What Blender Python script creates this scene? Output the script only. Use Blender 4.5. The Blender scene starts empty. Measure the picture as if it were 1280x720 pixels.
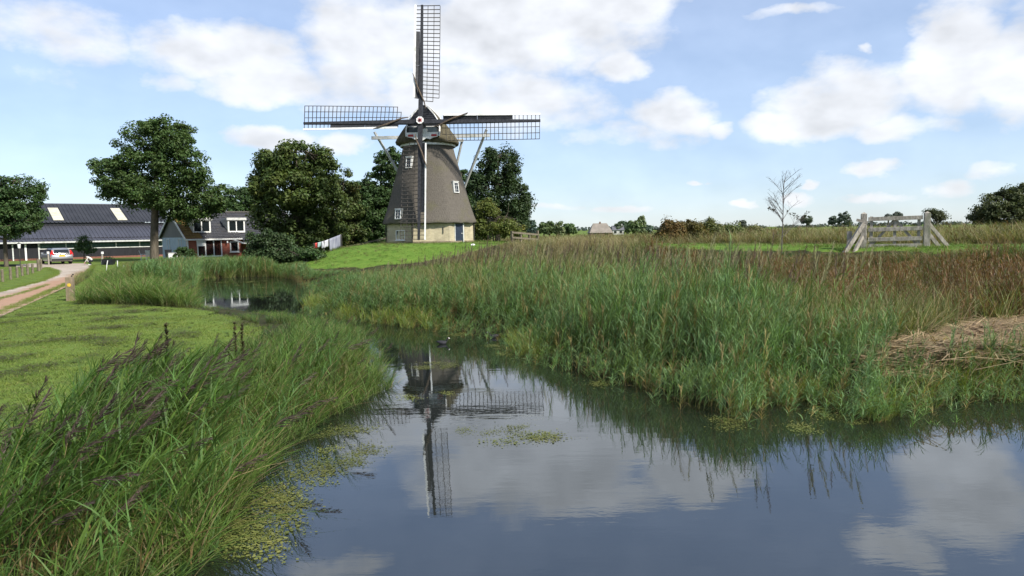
import bpy, bmesh, math, random
import numpy as np
from mathutils import Vector, Matrix
R = math.radians
rng = np.random.default_rng(7)
random.seed(7)
scene = bpy.context.scene
COL = scene.collection

# ------------------------------------------------------------------ camera
CAM_H, F, PITCH, ROLL = 2.9, 900.0, math.atan(72/900), R(0.9)
_f = Vector((0, math.cos(PITCH), -math.sin(PITCH)))
_u0 = Vector((0, math.sin(PITCH), math.cos(PITCH)))
_r0 = Vector((1, 0, 0))
CR = _r0*math.cos(ROLL) - _u0*math.sin(ROLL)
CU = _u0*math.cos(ROLL) + _r0*math.sin(ROLL)
cam_d = bpy.data.cameras.new('camera')
cam = bpy.data.objects.new('camera', cam_d)
COL.objects.link(cam)
cam_d.sensor_width = 36.0
cam_d.lens = F/1280*36.0
cam_d.clip_start, cam_d.clip_end = 0.1, 12000
m = Matrix((CR, CU, -_f)).transposed().to_4x4()
m.translation = Vector((0, 0, CAM_H))
cam.matrix_world = m
scene.camera = cam

def ray(x, y):
    return _f + CR*((x-640)/F) + CU*((360-y)/F)
def at(x, y, D):
    "world point seen at photo pixel (x,y) at depth D along +Y"
    r = ray(x, y)
    return Vector((0, 0, CAM_H)) + r*(D/r.y)
def gp(x, y, z=0.0):
    "world point on the level z seen at pixel (x,y)"
    r = ray(x, y)
    return Vector((0, 0, CAM_H)) + r*((z-CAM_H)/r.z)
def proj(P):
    "pixel coordinates of an (N,3) array"
    q = P - np.array([0, 0, CAM_H])
    w = q @ np.array(_f)
    w = np.where(w < 0.05, 0.05, w)
    return 640 + F*(q @ np.array(CR))/w, 360 - F*(q @ np.array(CU))/w

# ------------------------------------------------------------------ light
SUN_EL, SUN_AZ = R(42), R(128)          # azimuth clockwise from the view direction +Y
EXPOSURE = 0.75
scene.view_settings.view_transform = 'Standard'
scene.view_settings.look = 'None'
scene.view_settings.exposure = EXPOSURE
scene.view_settings.gamma = 1.0
sun_dir = Vector((math.sin(SUN_AZ)*math.cos(SUN_EL), math.cos(SUN_AZ)*math.cos(SUN_EL), math.sin(SUN_EL)))
sl = bpy.data.lights.new('sun', 'SUN')
sl.energy, sl.angle, sl.color = 4.4, R(4), (1.0, 0.95, 0.86)
so = bpy.data.objects.new('sun', sl)
COL.objects.link(so)
so.rotation_euler = sun_dir.to_track_quat('Z', 'Y').to_euler()
so.location = (30, -20, 60)

class NT:
    def __init__(self, tree): self.t = tree
    def n(self, typ, **kw):
        nd = self.t.nodes.new(typ)
        for k, v in kw.items(): setattr(nd, k, v)
        return nd
    def put(self, sock, v):
        if isinstance(v, bpy.types.NodeSocket): self.t.links.new(v, sock)
        elif v is not None: sock.default_value = v
    def math(self, op, a, b=None, c=None, clamp=False):
        nd = self.n('ShaderNodeMath', operation=op); nd.use_clamp = clamp
        for i, v in enumerate((a, b, c)): self.put(nd.inputs[i], v)
        return nd.outputs[0]
    def vmath(self, op, a, b=None, out=0):
        nd = self.n('ShaderNodeVectorMath', operation=op)
        self.put(nd.inputs[0], a)
        if b is not None: self.put(nd.inputs[1], b)
        return nd.outputs[out]
    def scale(self, a, s):
        nd = self.n('ShaderNodeVectorMath', operation='SCALE')
        self.put(nd.inputs[0], a); self.put(nd.inputs['Scale'], s)
        return nd.outputs[0]
    def comb(self, x, y, z):
        nd = self.n('ShaderNodeCombineXYZ')
        for i, v in enumerate((x, y, z)): self.put(nd.inputs[i], v)
        return nd.outputs[0]
    def sep(self, v):
        nd = self.n('ShaderNodeSeparateXYZ'); self.put(nd.inputs[0], v)
        return nd.outputs
    def noise(self, vec, scale, detail=4, rough=0.5, color=False, lac=2.0):
        nd = self.n('ShaderNodeTexNoise')
        if vec is not None: self.put(nd.inputs['Vector'], vec)
        self.put(nd.inputs['Scale'], scale); self.put(nd.inputs['Detail'], detail)
        self.put(nd.inputs['Roughness'], rough); self.put(nd.inputs['Lacunarity'], lac)
        return nd.outputs['Color' if color else 'Fac']
    def ramp(self, v, a, b, lo=0.0, hi=1.0, smooth=True):
        nd = self.n('ShaderNodeMapRange')
        nd.interpolation_type = 'SMOOTHSTEP' if smooth else 'LINEAR'
        self.put(nd.inputs[0], v)
        for i, x in enumerate((a, b, lo, hi)): self.put(nd.inputs[i+1], x)
        return nd.outputs[0]
    def mix(self, f, a, b, typ='MIX'):
        nd = self.n('ShaderNodeMix', data_type='RGBA', blend_type=typ)
        self.put(nd.inputs[0], f); self.put(nd.inputs[6], c4(a)); self.put(nd.inputs[7], c4(b))
        return nd.outputs[2]
def c4(c):
    if isinstance(c, bpy.types.NodeSocket): return c
    return (*c, 1.0) if len(c) == 3 else c

# sky: Nishita with clouds mixed in by direction
world = bpy.data.worlds.new('World')
scene.world = world
world.use_nodes = True
wt = world.node_tree
wt.nodes.clear()
W = NT(wt)
SKY_STRENGTH = 0.10
sky = W.n('ShaderNodeTexSky', sky_type='NISHITA')
sky.sun_disc = False
sky.sun_elevation, sky.sun_rotation = SUN_EL, SUN_AZ
sky.altitude, sky.air_density, sky.dust_density, sky.ozone_density = 0, 1.0, 0.2, 3.0
gen = W.n('ShaderNodeTexCoord').outputs['Generated']
dx, dy, dz = W.sep(W.vmath('NORMALIZE', gen))
az = W.math('ARCTAN2', dx, dy)
el = W.math('ARCSINE', dz)
flat = W.comb(az, W.math('MULTIPLY', el, 1.55), 0.0)
warp = W.vmath('SUBTRACT', W.noise(flat, 7.0, 5, 0.6, color=True), (0.5, 0.5, 0.5))
p0 = W.vmath('ADD', W.comb(az, el, 0.0), W.vmath('MULTIPLY', warp, (0.12, 0.055, 0.0)))
def azel(x, y):
    r = ray(x, y).normalized()
    return math.atan2(r.x, r.y), math.asin(r.z)
BLOBS = [  # photo x, y, radius x, radius y, weight
 (50,35,125,60,.72),(30,95,100,35,.5),(290,62,115,50,1.0),(335,105,100,42,.95),(225,100,55,25,.7),(445,40,95,80,.9),(425,105,90,55,.8),
 (620,35,240,85,1.0),(760,-5,130,45,1.0),(560,115,100,50,.95),(650,125,130,55,.85),(775,78,60,24,.8),(865,45,26,13,.5),
 (335,178,70,20,.9),(430,180,36,16,.75),(845,140,85,36,1.0),(770,172,150,26,.62),(905,160,30,15,.8),
 (1060,128,130,52,1.0),(1010,158,95,30,1.0),(1200,45,80,60,.95),(1180,110,100,48,.95),(1270,70,90,100,.95),(1120,165,90,22,.75),
 (960,18,140,11,.55),(1088,66,18,10,.7),(1095,211,52,13,.85),(1185,236,36,18,.7),(925,253,20,7,.85),(1010,226,18,7,.85),(1095,244,85,10,.75),
 (770,260,70,7,.75),(866,231,14,6,.8),(690,258,60,8,.7),(1240,215,55,14,.6),(995,243,28,10,.75),
 (640,-25,190,80,1.0),(865,-45,85,50,1.0),(760,-70,120,40,.8),(1225,-60,110,110,.95),(1150,-160,90,50,.8),(120,-60,120,50,.7),(380,-170,130,40,.6),
]
field = None
for (x, y, rx, ry, w) in BLOBS:
    a, e = azel(x, y)
    a1, _ = azel(x+rx, y); _, e1 = azel(x, y-ry)
    v = W.vmath('MULTIPLY', W.vmath('SUBTRACT', p0, (a, e, 0)), (0.88/abs(a1-a), 0.88/abs(e1-e), 0))
    b = W.ramp(W.vmath('LENGTH', v, out=1), 0.15, 1.4, w, 0.0)
    field = b if field is None else W.math('MAXIMUM', field, b)
# the rest of the sky: drifting cumulus of the same kind
rest = W.noise(W.comb(W.math('MULTIPLY', az, 1.0), W.math('MULTIPLY', el, 2.2), 3.7), 2.6, 3, 0.5)
away = W.ramp(W.math('ABSOLUTE', az), 0.66, 0.95)
high = W.ramp(el, 0.46, 0.62)
rest = W.math('MULTIPLY', W.ramp(rest, 0.47, 0.66), W.math('MAXIMUM', away, high))
field = W.math('MAXIMUM', field, rest)
pv = W.comb(az, W.math('MULTIPLY', el, 1.7), 0.0)
fbm = W.noise(pv, 9.0, 9, 0.56)
dens = W.math('ADD', W.math('MULTIPLY', field, 1.3), W.math('MULTIPLY', W.math('SUBTRACT', fbm, 0.5), 1.7))
alpha = W.ramp(dens, 0.29, 1.12)
alpha = W.math('MULTIPLY', alpha, W.ramp(el, 0.0, 0.03))
rl1 = W.noise(pv, 7.0, 4, 0.5); rl2 = W.noise(W.vmath('ADD', pv, (0.02, 0.03, 0.0)), 7.0, 4, 0.5)
relief = W.math('MULTIPLY', W.math('SUBTRACT', rl1, rl2), 1.0)
thick = W.ramp(dens, 0.9, 1.6, 1.0, 0.9)
lum = W.math('MULTIPLY', W.math('ADD', thick, relief), 5.8)
cloud = W.vmath('MULTIPLY', W.comb(lum, lum, lum), (1.0, 1.02, 1.06))
veil = W.math('MAXIMUM', W.math('MULTIPLY', alpha, 0.92), 0.24)        # thin high haze lightens the blue
gm = W.n('ShaderNodeGamma'); gm.inputs[1].default_value = 0.72
W.put(gm.inputs[0], sky.outputs[0])
blue = W.vmath('MULTIPLY', gm.outputs[0], (1.16, 1.35, 1.66))     # a softer, flatter summer blue over the whole sky
skycol = W.mix(veil, blue, cloud)
bg = W.n('ShaderNodeBackground')
W.put(bg.inputs['Color'], skycol)
bg.inputs['Strength'].default_value = SKY_STRENGTH
wo = W.n('ShaderNodeOutputWorld')
wt.links.new(bg.outputs[0], wo.inputs[0])
world.cycles.sampling_method = 'MANUAL'
world.cycles.sample_map_resolution = 512

# ------------------------------------------------------------------ materials
MATS = {}
def mat(name, c1, c2=None, scale=3.0, rough=0.7, bump=0.0, bscale=None, metal=0.0, spec=0.3, c3=None, coord='Object', stretch=(1,1,1), detail=6):
    if name in MATS: return MATS[name]
    M = bpy.data.materials.new(name); M.use_nodes = True
    t = NT(M.node_tree)
    b = M.node_tree.nodes['Principled BSDF']
    b.inputs['Roughness'].default_value = rough
    b.inputs['Metallic'].default_value = metal
    b.inputs['Specular IOR Level'].default_value = spec
    tc = t.n('ShaderNodeTexCoord')
    vec = t.vmath('MULTIPLY', tc.outputs[coord], stretch)
    if c2 is None: c2 = tuple(min(1, x*1.25) for x in c1)
    f = t.ramp(t.noise(vec, scale, detail, 0.6), 0.3, 0.7)
    col = t.mix(f, c1, c2)
    if c3 is not None:
        col = t.mix(t.ramp(t.noise(vec, scale*0.37, 5, 0.65), 0.52, 0.72), col, c3)
    t.put(b.inputs['Base Color'], col)
    if bump:
        bn = t.n('ShaderNodeBump'); bn.inputs['Strength'].default_value = bump; bn.inputs['Distance'].default_value = 0.05
        t.put(bn.inputs['Height'], t.noise(vec, bscale or scale*3, 6, 0.65))
        t.put(b.inputs['Normal'], bn.outputs[0])
    MATS[name] = M
    return M
def foliage(name, trans=0.3, nscale=0.8, rnd=0.5, lo=0.62, hi=1.35, base=None):
    "leaf material: colour from the vertex attribute 'tint' (or base), varied per plant and by clumps"
    M = bpy.data.materials.new(name); M.use_nodes = True
    t = NT(M.node_tree)
    b = M.node_tree.nodes['Principled BSDF']
    b.inputs['Roughness'].default_value = 0.55
    b.inputs['Specular IOR Level'].default_value = 0.25
    geo = t.n('ShaderNodeNewGeometry')
    if base is None:
        at_ = t.n('ShaderNodeAttribute'); at_.attribute_name = 'tint'
        col = at_.outputs['Color']
    else:
        col = t.n('ShaderNodeRGB'); col.outputs[0].default_value = c4(base); col = col.outputs[0]
    oi = t.n('ShaderNodeObjectInfo')
    f = t.math('ADD', t.math('MULTIPLY', oi.outputs['Random'], rnd), t.math('MULTIPLY', t.noise(geo.outputs['Position'], nscale, 4, 0.6), 1.0-rnd if rnd < 1 else 0.3))
    v = t.ramp(f, 0.15, 0.85, lo, hi, smooth=False)
    hs = t.n('ShaderNodeHueSaturation')
    t.put(hs.inputs['Hue'], t.ramp(t.noise(geo.outputs['Position'], nscale*2.3, 3, 0.6), 0.2, 0.8, 0.475, 0.52, smooth=False))
    t.put(hs.inputs['Value'], v); t.put(hs.inputs['Color'], col)
    t.put(b.inputs['Base Color'], hs.outputs[0])
    tr = t.n('ShaderNodeBsdfTranslucent')
    t.put(tr.inputs['Color'], t.mix(1.0, hs.outputs[0], (1.25, 1.3, 0.6), 'MULTIPLY'))
    mx = t.n('ShaderNodeMixShader'); mx.inputs[0].default_value = trans
    t.t.links.new(b.outputs[0], mx.inputs[1]); t.t.links.new(tr.outputs[0], mx.inputs[2])
    out = M.node_tree.nodes['Material Output']
    t.t.links.new(mx.outputs[0], out.inputs[0])
    MATS[name] = M
    return M
def brick_mat(name, ca, cb, mortar, sx=4.6, bump=0.6):
    M = bpy.data.materials.new(name); M.use_nodes = True
    t = NT(M.node_tree); b = M.node_tree.nodes['Principled BSDF']
    b.inputs['Roughness'].default_value = 0.85
    uv = t.n('ShaderNodeUVMap'); uv.uv_map = 'UVMap'
    br = t.n('ShaderNodeTexBrick')
    t.put(br.inputs['Vector'], uv.outputs[0])
    br.inputs['Scale'].default_value = 1.0
    br.inputs['Brick Width'].default_value = 0.22; br.inputs['Row Height'].default_value = 0.065
    br.inputs['Mortar Size'].default_value = 0.008; br.inputs['Bias'].default_value = 0.0
    br.inputs['Color1'].default_value = c4(ca); br.inputs['Color2'].default_value = c4(cb); br.inputs['Mortar'].default_value = c4(mortar)
    tc = t.n('ShaderNodeTexCoord')
    wear = t.ramp(t.noise(tc.outputs['Object'], 1.1, 6, 0.65), 0.3, 0.75, 0.72, 1.15)
    t.put(b.inputs['Base Color'], t.mix(1.0, br.outputs['Color'], t.comb(wear, wear, wear), 'MULTIPLY'))
    bn = t.n('ShaderNodeBump'); bn.inputs['Strength'].default_value = bump; bn.inputs['Distance'].default_value = 0.01
    bn.invert = True
    t.put(bn.inputs['Height'], br.outputs['Fac']); t.put(b.inputs['Normal'], bn.outputs[0])
    MATS[name] = M
    return M
def glass_mat(name, c=(0.012, 0.016, 0.018)):
    M = mat(name, c, c, 2.0, rough=0.06, spec=0.6)
    return M

FOL = foliage('plant_foliage', 0.3, 0.55, 0.55, 0.6, 1.4)
TURF = foliage('turf_blades', 0.3, 0.45, 0.25, 0.80, 1.18)
LEAF = foliage('tree_leaves', 0.25, 0.5, 0.0, 0.55, 1.5)
mBARK = mat('bark', (0.06, 0.05, 0.035), (0.12, 0.10, 0.075), 6, 0.9, 0.8, stretch=(1, 1, 0.25))
mWOOD = mat('weathered_wood', (0.20, 0.18, 0.15), (0.38, 0.35, 0.30), 9, 0.85, 0.5, stretch=(1, 1, 0.4), c3=(0.16, 0.17, 0.11))
mPOST = mat('fence_wood', (0.10, 0.085, 0.06), (0.20, 0.17, 0.12), 9, 0.9, 0.5, stretch=(1, 1, 0.3), c3=(0.10, 0.11, 0.05))
mDARKWOOD = mat('dark_wood', (0.03, 0.03, 0.028), (0.06, 0.058, 0.05), 8, 0.85)
mWHITE = mat('white_paint', (0.62, 0.62, 0.60), (0.8, 0.8, 0.78), 4, 0.55, c3=(0.5, 0.5, 0.45))
mGREYWHITE = mat('grey_white_paint', (0.42, 0.43, 0.41), (0.58, 0.58, 0.56), 5, 0.6, c3=(0.3, 0.32, 0.26))
mBLACK = mat('black_paint', (0.010, 0.011, 0.014), (0.022, 0.024, 0.028), 5, 0.5)
mNAVY = mat('dark_blue_paint', (0.016, 0.024, 0.042), (0.026, 0.036, 0.058), 5, 0.5)
mRED = mat('red_paint', (0.35, 0.03, 0.03), (0.45, 0.05, 0.04), 5, 0.5)
mGLASS = glass_mat('window_glass')

def thatch_mat():
    M = bpy.data.materials.new('thatch'); M.use_nodes = True
    t = NT(M.node_tree); b = M.node_tree.nodes['Principled BSDF']
    b.inputs['Roughness'].default_value = 0.95; b.inputs['Specular IOR Level'].default_value = 0.1
    tc = t.n('ShaderNodeTexCoord').outputs['Object']
    x, y, z = t.sep(tc)
    ang = t.math('ARCTAN2', x, y)
    v = t.comb(t.math('MULTIPLY', ang, 26.0), t.math('MULTIPLY', z, 1.6), 0.0)
    fine = t.noise(v, 2.2, 6, 0.7)
    course = t.noise(t.comb(t.math('MULTIPLY', ang, 2.0), t.math('MULTIPLY', z, 5.0), 0), 2.0, 4, 0.6)
    patch = t.noise(tc, 0.55, 5, 0.65)
    c = t.mix(t.ramp(fine, 0.25, 0.75), (0.074, 0.066, 0.056), (0.136, 0.122, 0.105))
    c = t.mix(t.ramp(course, 0.35, 0.7, 0.0, 0.55), c, (0.112, 0.100, 0.085))
    c = t.mix(t.ramp(patch, 0.5, 0.75, 0.0, 0.7), c, (0.105, 0.10, 0.055))
    t.put(b.inputs['Base Color'], c)
    bn = t.n('ShaderNodeBump'); bn.inputs['Strength'].default_value = 0.8; bn.inputs['Distance'].default_value = 0.06
    t.put(bn.inputs['Height'], t.math('ADD', fine, t.math('MULTIPLY', course, 0.6))); t.put(b.inputs['Normal'], bn.outputs[0])
    return M
mTHATCH = thatch_mat()
mCAPTHATCH = mat('mossy_cap_thatch', (0.055, 0.048, 0.030), (0.115, 0.10, 0.062), 5, 0.95, 0.9, c3=(0.07, 0.07, 0.028), stretch=(1, 1, 0.5))
mYBRICK = brick_mat('yellow_brick', (0.48, 0.41, 0.26), (0.38, 0.32, 0.20), (0.42, 0.39, 0.32))
mRBRICK = brick_mat('red_brick', (0.36, 0.075, 0.038), (0.27, 0.055, 0.03), (0.26, 0.16, 0.12))

# ------------------------------------------------------------------ mesh helpers
def np_mesh(name, V, quads=None, tris=None, tint=None, material=None, smooth=False):
    me = bpy.data.meshes.new(name)
    V = np.asarray(V, dtype=np.float32).reshape(-1, 3)
    me.vertices.add(len(V)); me.vertices.foreach_set('co', V.ravel())
    q = np.zeros((0, 4), np.int32) if quads is None else np.asarray(quads, np.int32).reshape(-1, 4)
    t = np.zeros((0, 3), np.int32) if tris is None else np.asarray(tris, np.int32).reshape(-1, 3)
    loops = np.concatenate([q.ravel(), t.ravel()])
    me.loops.add(len(loops)); me.loops.foreach_set('vertex_index', loops)
    n = len(q)+len(t)
    me.polygons.add(n)
    st = np.concatenate([np.arange(len(q))*4, len(q)*4+np.arange(len(t))*3]).astype(np.int32)
    me.polygons.foreach_set('loop_start', st)
    if smooth: me.polygons.foreach_set('use_smooth', np.ones(n, bool))
    if tint is not None:
        a = me.attributes.new('tint', 'FLOAT_COLOR', 'POINT')
        tt = np.ones((len(V), 4), np.float32); tt[:, :3] = np.asarray(tint, np.float32).reshape(-1, 3)
        a.data.foreach_set('color', tt.ravel())
    me.update(calc_edges=True); me.validate()
    if material: me.materials.append(material)
    return me
def link(name, me, parent=None, **props):
    o = bpy.data.objects.new(name, me)
    COL.objects.link(o)
    if parent: o.parent = parent
    for k, v in props.items(): o[k] = v
    return o
def thing(name, label, cat, loc=(0, 0, 0), rz=0.0, group=None):
    o = bpy.data.objects.new(name, None); COL.objects.link(o)
    o.empty_display_size = 0.2
    o.location = loc; o.rotation_euler = (0, 0, rz)
    o['label'] = label; o['category'] = cat
    if group: o['group'] = group
    return o
def dup(root, loc, rz, label, group=None):
    r = root.copy(); COL.objects.link(r)
    r.location = loc; r.rotation_euler = (0, 0, rz); r['label'] = label
    if group: r['group'] = group
    for ch in root.children:
        c = ch.copy(); COL.objects.link(c); c.parent = r
        for g in ch.children:
            d = g.copy(); COL.objects.link(d); d.parent = c
    return r
class MB:
    "collects polygons; build() makes ONE mesh object"
    def __init__(s): s.v = []; s.f = []; s.m = []
    def add(s, vs, fs, mi=0):
        o = len(s.v); s.v += [tuple(v) for v in vs]
        s.f += [tuple(i+o for i in f) for f in fs]; s.m += [mi]*len(fs)
        return s
    def box(s, c, size, rz=0.0, mi=0, M=None):
        x, y, z = (q/2 for q in size)
        vs = [Vector((a*x, b*y, d*z)) for a in (-1, 1) for b in (-1, 1) for d in (-1, 1)]
        T = Matrix.Translation(c) @ Matrix.Rotation(rz, 4, 'Z')
        if M is not None: T = M @ T
        vs = [T @ v for v in vs]
        return s.add(vs, [(0, 1, 3, 2), (4, 6, 7, 5), (0, 4, 5, 1), (2, 3, 7, 6), (0, 2, 6, 4), (1, 5, 7, 3)], mi)
    def beam(s, a, b, w, h=None, up=(0, 0, 1), mi=0, w2=None, h2=None):
        "tapered rectangular bar from a to b"
        a, b = Vector(a), Vector(b); h = h or w; w2 = w2 or w; h2 = h2 or h
        d = (b-a).normalized(); upv = Vector(up)
        if abs(d.dot(upv)) > 0.98: upv = Vector((0, 1, 0))
        sd = d.cross(upv).normalized(); un = sd.cross(d)
        vs = [a+sd*(i*w/2)+un*(j*h/2) for i, j in ((-1, -1), (1, -1), (1, 1), (-1, 1))] + [b+sd*(i*w2/2)+un*(j*h2/2) for i, j in ((-1, -1), (1, -1), (1, 1), (-1, 1))]
        return s.add(vs, [(3, 2, 1, 0), (4, 5, 6, 7), (0, 1, 5, 4), (1, 2, 6, 5), (2, 3, 7, 6), (3, 0, 4, 7)], mi)
    def tube(s, pts, rad, n=6, mi=0, cap=True):
        pts = [Vector(p) for p in pts]
        if not hasattr(rad, '__len__'): rad = [rad]*len(pts)
        vs = []; fs = []
        ref = Vector((0.31, 0.77, 0.21)).normalized()
        for i, p in enumerate(pts):
            d = (pts[min(i+1, len(pts)-1)]-pts[max(i-1, 0)])
            d = d.normalized() if d.length > 1e-9 else Vector((0, 0, 1))
            x = d.cross(ref)
            if x.length < 0.1: x = d.cross(Vector((1, 0, 0)))
            x.normalize(); y = d.cross(x)
            for k in range(n):
                an = 2*math.pi*k/n
                vs.append(p + x*(math.cos(an)*rad[i]) + y*(math.sin(an)*rad[i]))
        for i in range(len(pts)-1):
            for k in range(n):
                fs.append((i*n+k, i*n+(k+1) % n, (i+1)*n+(k+1) % n, (i+1)*n+k))
        if cap:
            fs.append(tuple(reversed(range(n)))); fs.append(tuple((len(pts)-1)*n+k for k in range(n)))
        return s.add(vs, fs, mi)
    def prism(s, poly, a, b, axis='Y', mi=0):
        "2D polygon extruded between a and b along axis"
        def P(u, v, w): return {'Y': (u, w, v), 'X': (w, u, v), 'Z': (u, v, w)}[axis]
        n = len(poly)
        vs = [P(u, v, a) for u, v in poly]+[P(u, v, b) for u, v in poly]
        fs = [tuple(range(n)), tuple(reversed(range(n, 2*n)))]+[(i, i+n, (i+1) % n+n, (i+1) % n) for i in range(n)]
        return s.add(vs, fs, mi)
    def mesh(s, name, mats, smooth=False, bevel=0.0):
        me = bpy.data.meshes.new(name)
        me.from_pydata(s.v, [], s.f)
        if not isinstance(mats, (list, tuple)): mats = [mats]
        for q in mats: me.materials.append(q)
        if len(mats) > 1: me.polygons.foreach_set('material_index', s.m)
        bm = bmesh.new(); bm.from_mesh(me)
        bmesh.ops.recalc_face_normals(bm, faces=bm.faces)
        if bevel: bmesh.ops.bevel(bm, geom=bm.edges[:], offset=bevel, segments=1, affect='EDGES')
        uv = bm.loops.layers.uv.new('UVMap')
        for f in bm.faces:
            nrm = f.normal
            t = Vector((-nrm.y, nrm.x, 0))
            if t.length < 0.2:
                for l in f.loops: l[uv].uv = (l.vert.co.x, l.vert.co.y)
            else:
                t.normalize(); up = nrm.cross(t)
                for l in f.loops: l[uv].uv = (l.vert.co.dot(t), l.vert.co.dot(up))
            f.smooth = smooth
        bm.to_mesh(me); bm.free()
        return me
    def build(s, name, mats, parent=None, smooth=False, bevel=0.0, **props):
        return link(name, s.mesh(name, mats, smooth, bevel), parent, **props)

# ------------------------------------------------------------------ the land
LEFT_SHORE = [(-40, 905), (120, 800), (240, 700), (292, 622), (336, 570), (402, 520), (470, 492), (488, 474), (476, 452), (446, 424), (405, 407), (345, 397), (250, 391), (236, 378), (238, 362), (243, 349)]
FAR_SHORE = [(243, 349), (300, 346.5), (345, 346), (372, 350)]
RIGHT_SHORE = [(372, 350), (388, 358), (392, 372), (386, 386), (395, 397), (440, 402), (530, 411), (600, 420), (636, 428), (650, 442), (700, 461), (760, 474), (830, 492), (915, 521), (960, 507), (1000, 500), (1035, 512), (1080, 527), (1140, 512), (1200, 499), (1290, 500), (1500, 500)]
def w2(l): return [gp(x, y, 0.0).to_2d() for x, y in l]
L_, Fr_, R_ = w2(LEFT_SHORE), w2(FAR_SHORE), w2(RIGHT_SHORE)
Rw = R_ + [Vector((26, 10)), Vector((40, 4)), Vector((60, -30))]
poly_pts = [Vector((-30, -30))] + [Vector((-8.5, -4))] + L_ + Fr_[1:] + Rw[1:]
NL, NF = len(L_)+1, len(Fr_)-1
POLY = np.array([(p.x, p.y) for p in poly_pts])
def shore(P):
    "signed distance to the water's edge (positive on land) and the side of the nearest edge"
    x, y = P[:, 0], P[:, 1]
    best = np.full(len(P), 1e9); side = np.zeros(len(P), int); inside = np.zeros(len(P), bool)
    n = len(POLY)
    for i in range(n):
        a, b = POLY[i], POLY[(i+1) % n]
        d = b-a; L2 = d @ d + 1e-12
        t = np.clip(((x-a[0])*d[0]+(y-a[1])*d[1])/L2, 0, 1)
        dd = np.hypot(x-(a[0]+t*d[0]), y-(a[1]+t*d[1]))
        m_ = dd < best
        best = np.where(m_, dd, best)
        side[m_] = 0 if i < NL else (1 if i < NL+NF else 2)
        c = (a[1] > y) != (b[1] > y)
        if abs(d[1]) > 1e-9:
            inside ^= c & (x < (b[0]-a[0])*(y-a[1])/(b[1]-a[1])+a[0])
    return np.where(inside, -best, best), side
MILL = at(538, 304, 60)
DN = np.array([0.75, 0.66]); DN = DN/np.hypot(*DN)
_g1 = gp(1158, 307.5, 1.92)
DK = float(DN @ np.array([_g1.x, _g1.y]))
YARD = 0.45
def ss(t): t = np.clip(t, 0, 1); return t*t*(3-2*t)
def dike_q(P): return P[:, :2] @ DN - DK
def height(P, d=None, side=None):
    if d is None: d, side = shore(P)
    x, y = P[:, 0], P[:, 1]
    q = dike_q(P)
    dike = 1.92*ss(1-(np.abs(q+0.4)-2.0)/5.5)
    behind = np.where(q > 0, 0.8, 0.3)
    r = np.hypot(x-MILL.x, (y-MILL.y))
    mound = 2.0*ss(1-(r-5.2)/13.0)
    far = ss((y-75)/40)
    Lr = np.maximum(np.maximum(dike*(1-far), mound), behind*(1-far)+0.35*far)
    Lr = np.where(side == 2, Lr, YARD)
    # blend the two sides behind the pond
    w = ss((x+22-(y-48)*0.25)/8.0)
    Lr = np.where((y > 47), YARD*(1-w)+np.maximum(np.maximum(dike*(1-far), mound), behind*(1-far)+0.35*far)*w, Lr)
    top = np.where(d > 0, -0.12+(Lr+0.12)*ss(d/1.7), -0.12-0.75*ss(-d/1.6))
    wob = 0.035*np.sin(x*1.7+y*0.6)*np.sin(y*1.3-x*0.4)*np.where((side == 2) & (y < 47), 1, 0)
    return top+np.where(d > 1, wob, 0)
def axis(lo, hi, step, far, n):
    core = np.arange(lo, hi+step/2, step)
    t = np.linspace(0, 1, n)[1:]
    g = step*8*(np.exp(t*math.log(far/(step*8)))-1+1e-9)
    return np.concatenate([(lo-g)[::-1], core, hi+g])
gx = axis(-52, 44, 0.4, 5000, 26); gy = axis(-6, 96, 0.4, 5000, 26)
GX, GY = np.meshgrid(gx, gy)
GP = np.stack([GX.ravel(), GY.ravel()], 1)
gd, gs = shore(GP)
gz = height(GP, gd, gs)
GV = np.column_stack([GP, gz])
nx, ny = len(gx), len(gy)
ii = (np.arange(ny-1)[:, None]*nx+np.arange(nx-1)[None, :]).ravel()
def in_poly(px, py, poly):
    ins = np.zeros(len(px), bool); n = len(poly)
    for i in range(n):
        (x0, y0), (x1, y1) = poly[i], poly[(i+1) % n]
        if y0 == y1: continue
        c = (y0 > py) != (y1 > py)
        ins ^= c & (px < (x1-x0)*(py-y0)/(y1-y0)+x0)
    return ins
# areas kept short or bare, read off the ground in the photograph
LAWN = [(-400, 395), (0, 392), (60, 384), (92, 380), (170, 381), (245, 386), (300, 398), (330, 412), (322, 424), (285, 452), (230, 490), (120, 560), (0, 640), (-300, 800)]
VERGE = [(60, 384), (92, 380), (112, 376), (118, 366), (132, 352), (150, 338), (160, 331), (120, 331), (112, 345), (95, 356), (0, 392)]
DRIVE = [(-330, 528), (0, 396), (58, 370), (97, 352), (113, 340), (117, 331.5), (104, 329.2), (40, 329.2), (20, 331), (20, 333.5), (58, 334.5), (71, 339), (70, 344), (50, 352), (0, 365), (-330, 420)]
PADDOCK = [(-400, 420), (0, 365), (50, 352), (70, 344), (71, 339), (58, 334.5), (20, 333.5), (-200, 333), (-400, 340)]
MOUND = [(384, 337), (380, 318), (440, 308), (470, 304), (600, 300), (645, 299), (640, 303), (606, 309), (565, 322), (505, 330), (450, 334)]
YARDG = [(20, 331), (40, 329.2), (117, 331), (150, 331), (215, 327), (340, 320), (200, 314), (0, 320), (-200, 326), (-200, 331)]
def zone_masks(P3):
    px, py = proj(P3)
    lawn = in_poly(px, py, LAWN) | in_poly(px, py, VERGE) | in_poly(px, py, PADDOCK) | in_poly(px, py, YARDG)
    mound = in_poly(px, py, MOUND)
    q = dike_q(P3)
    crest = (np.abs(q+0.9) < 2.5) & (P3[:, 0] > 7.5) & (P3[:, 1] > 8)
    drive = in_poly(px, py, DRIVE)
    return lawn & (P3[:, 1] > 3), mound, crest, drive
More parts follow.
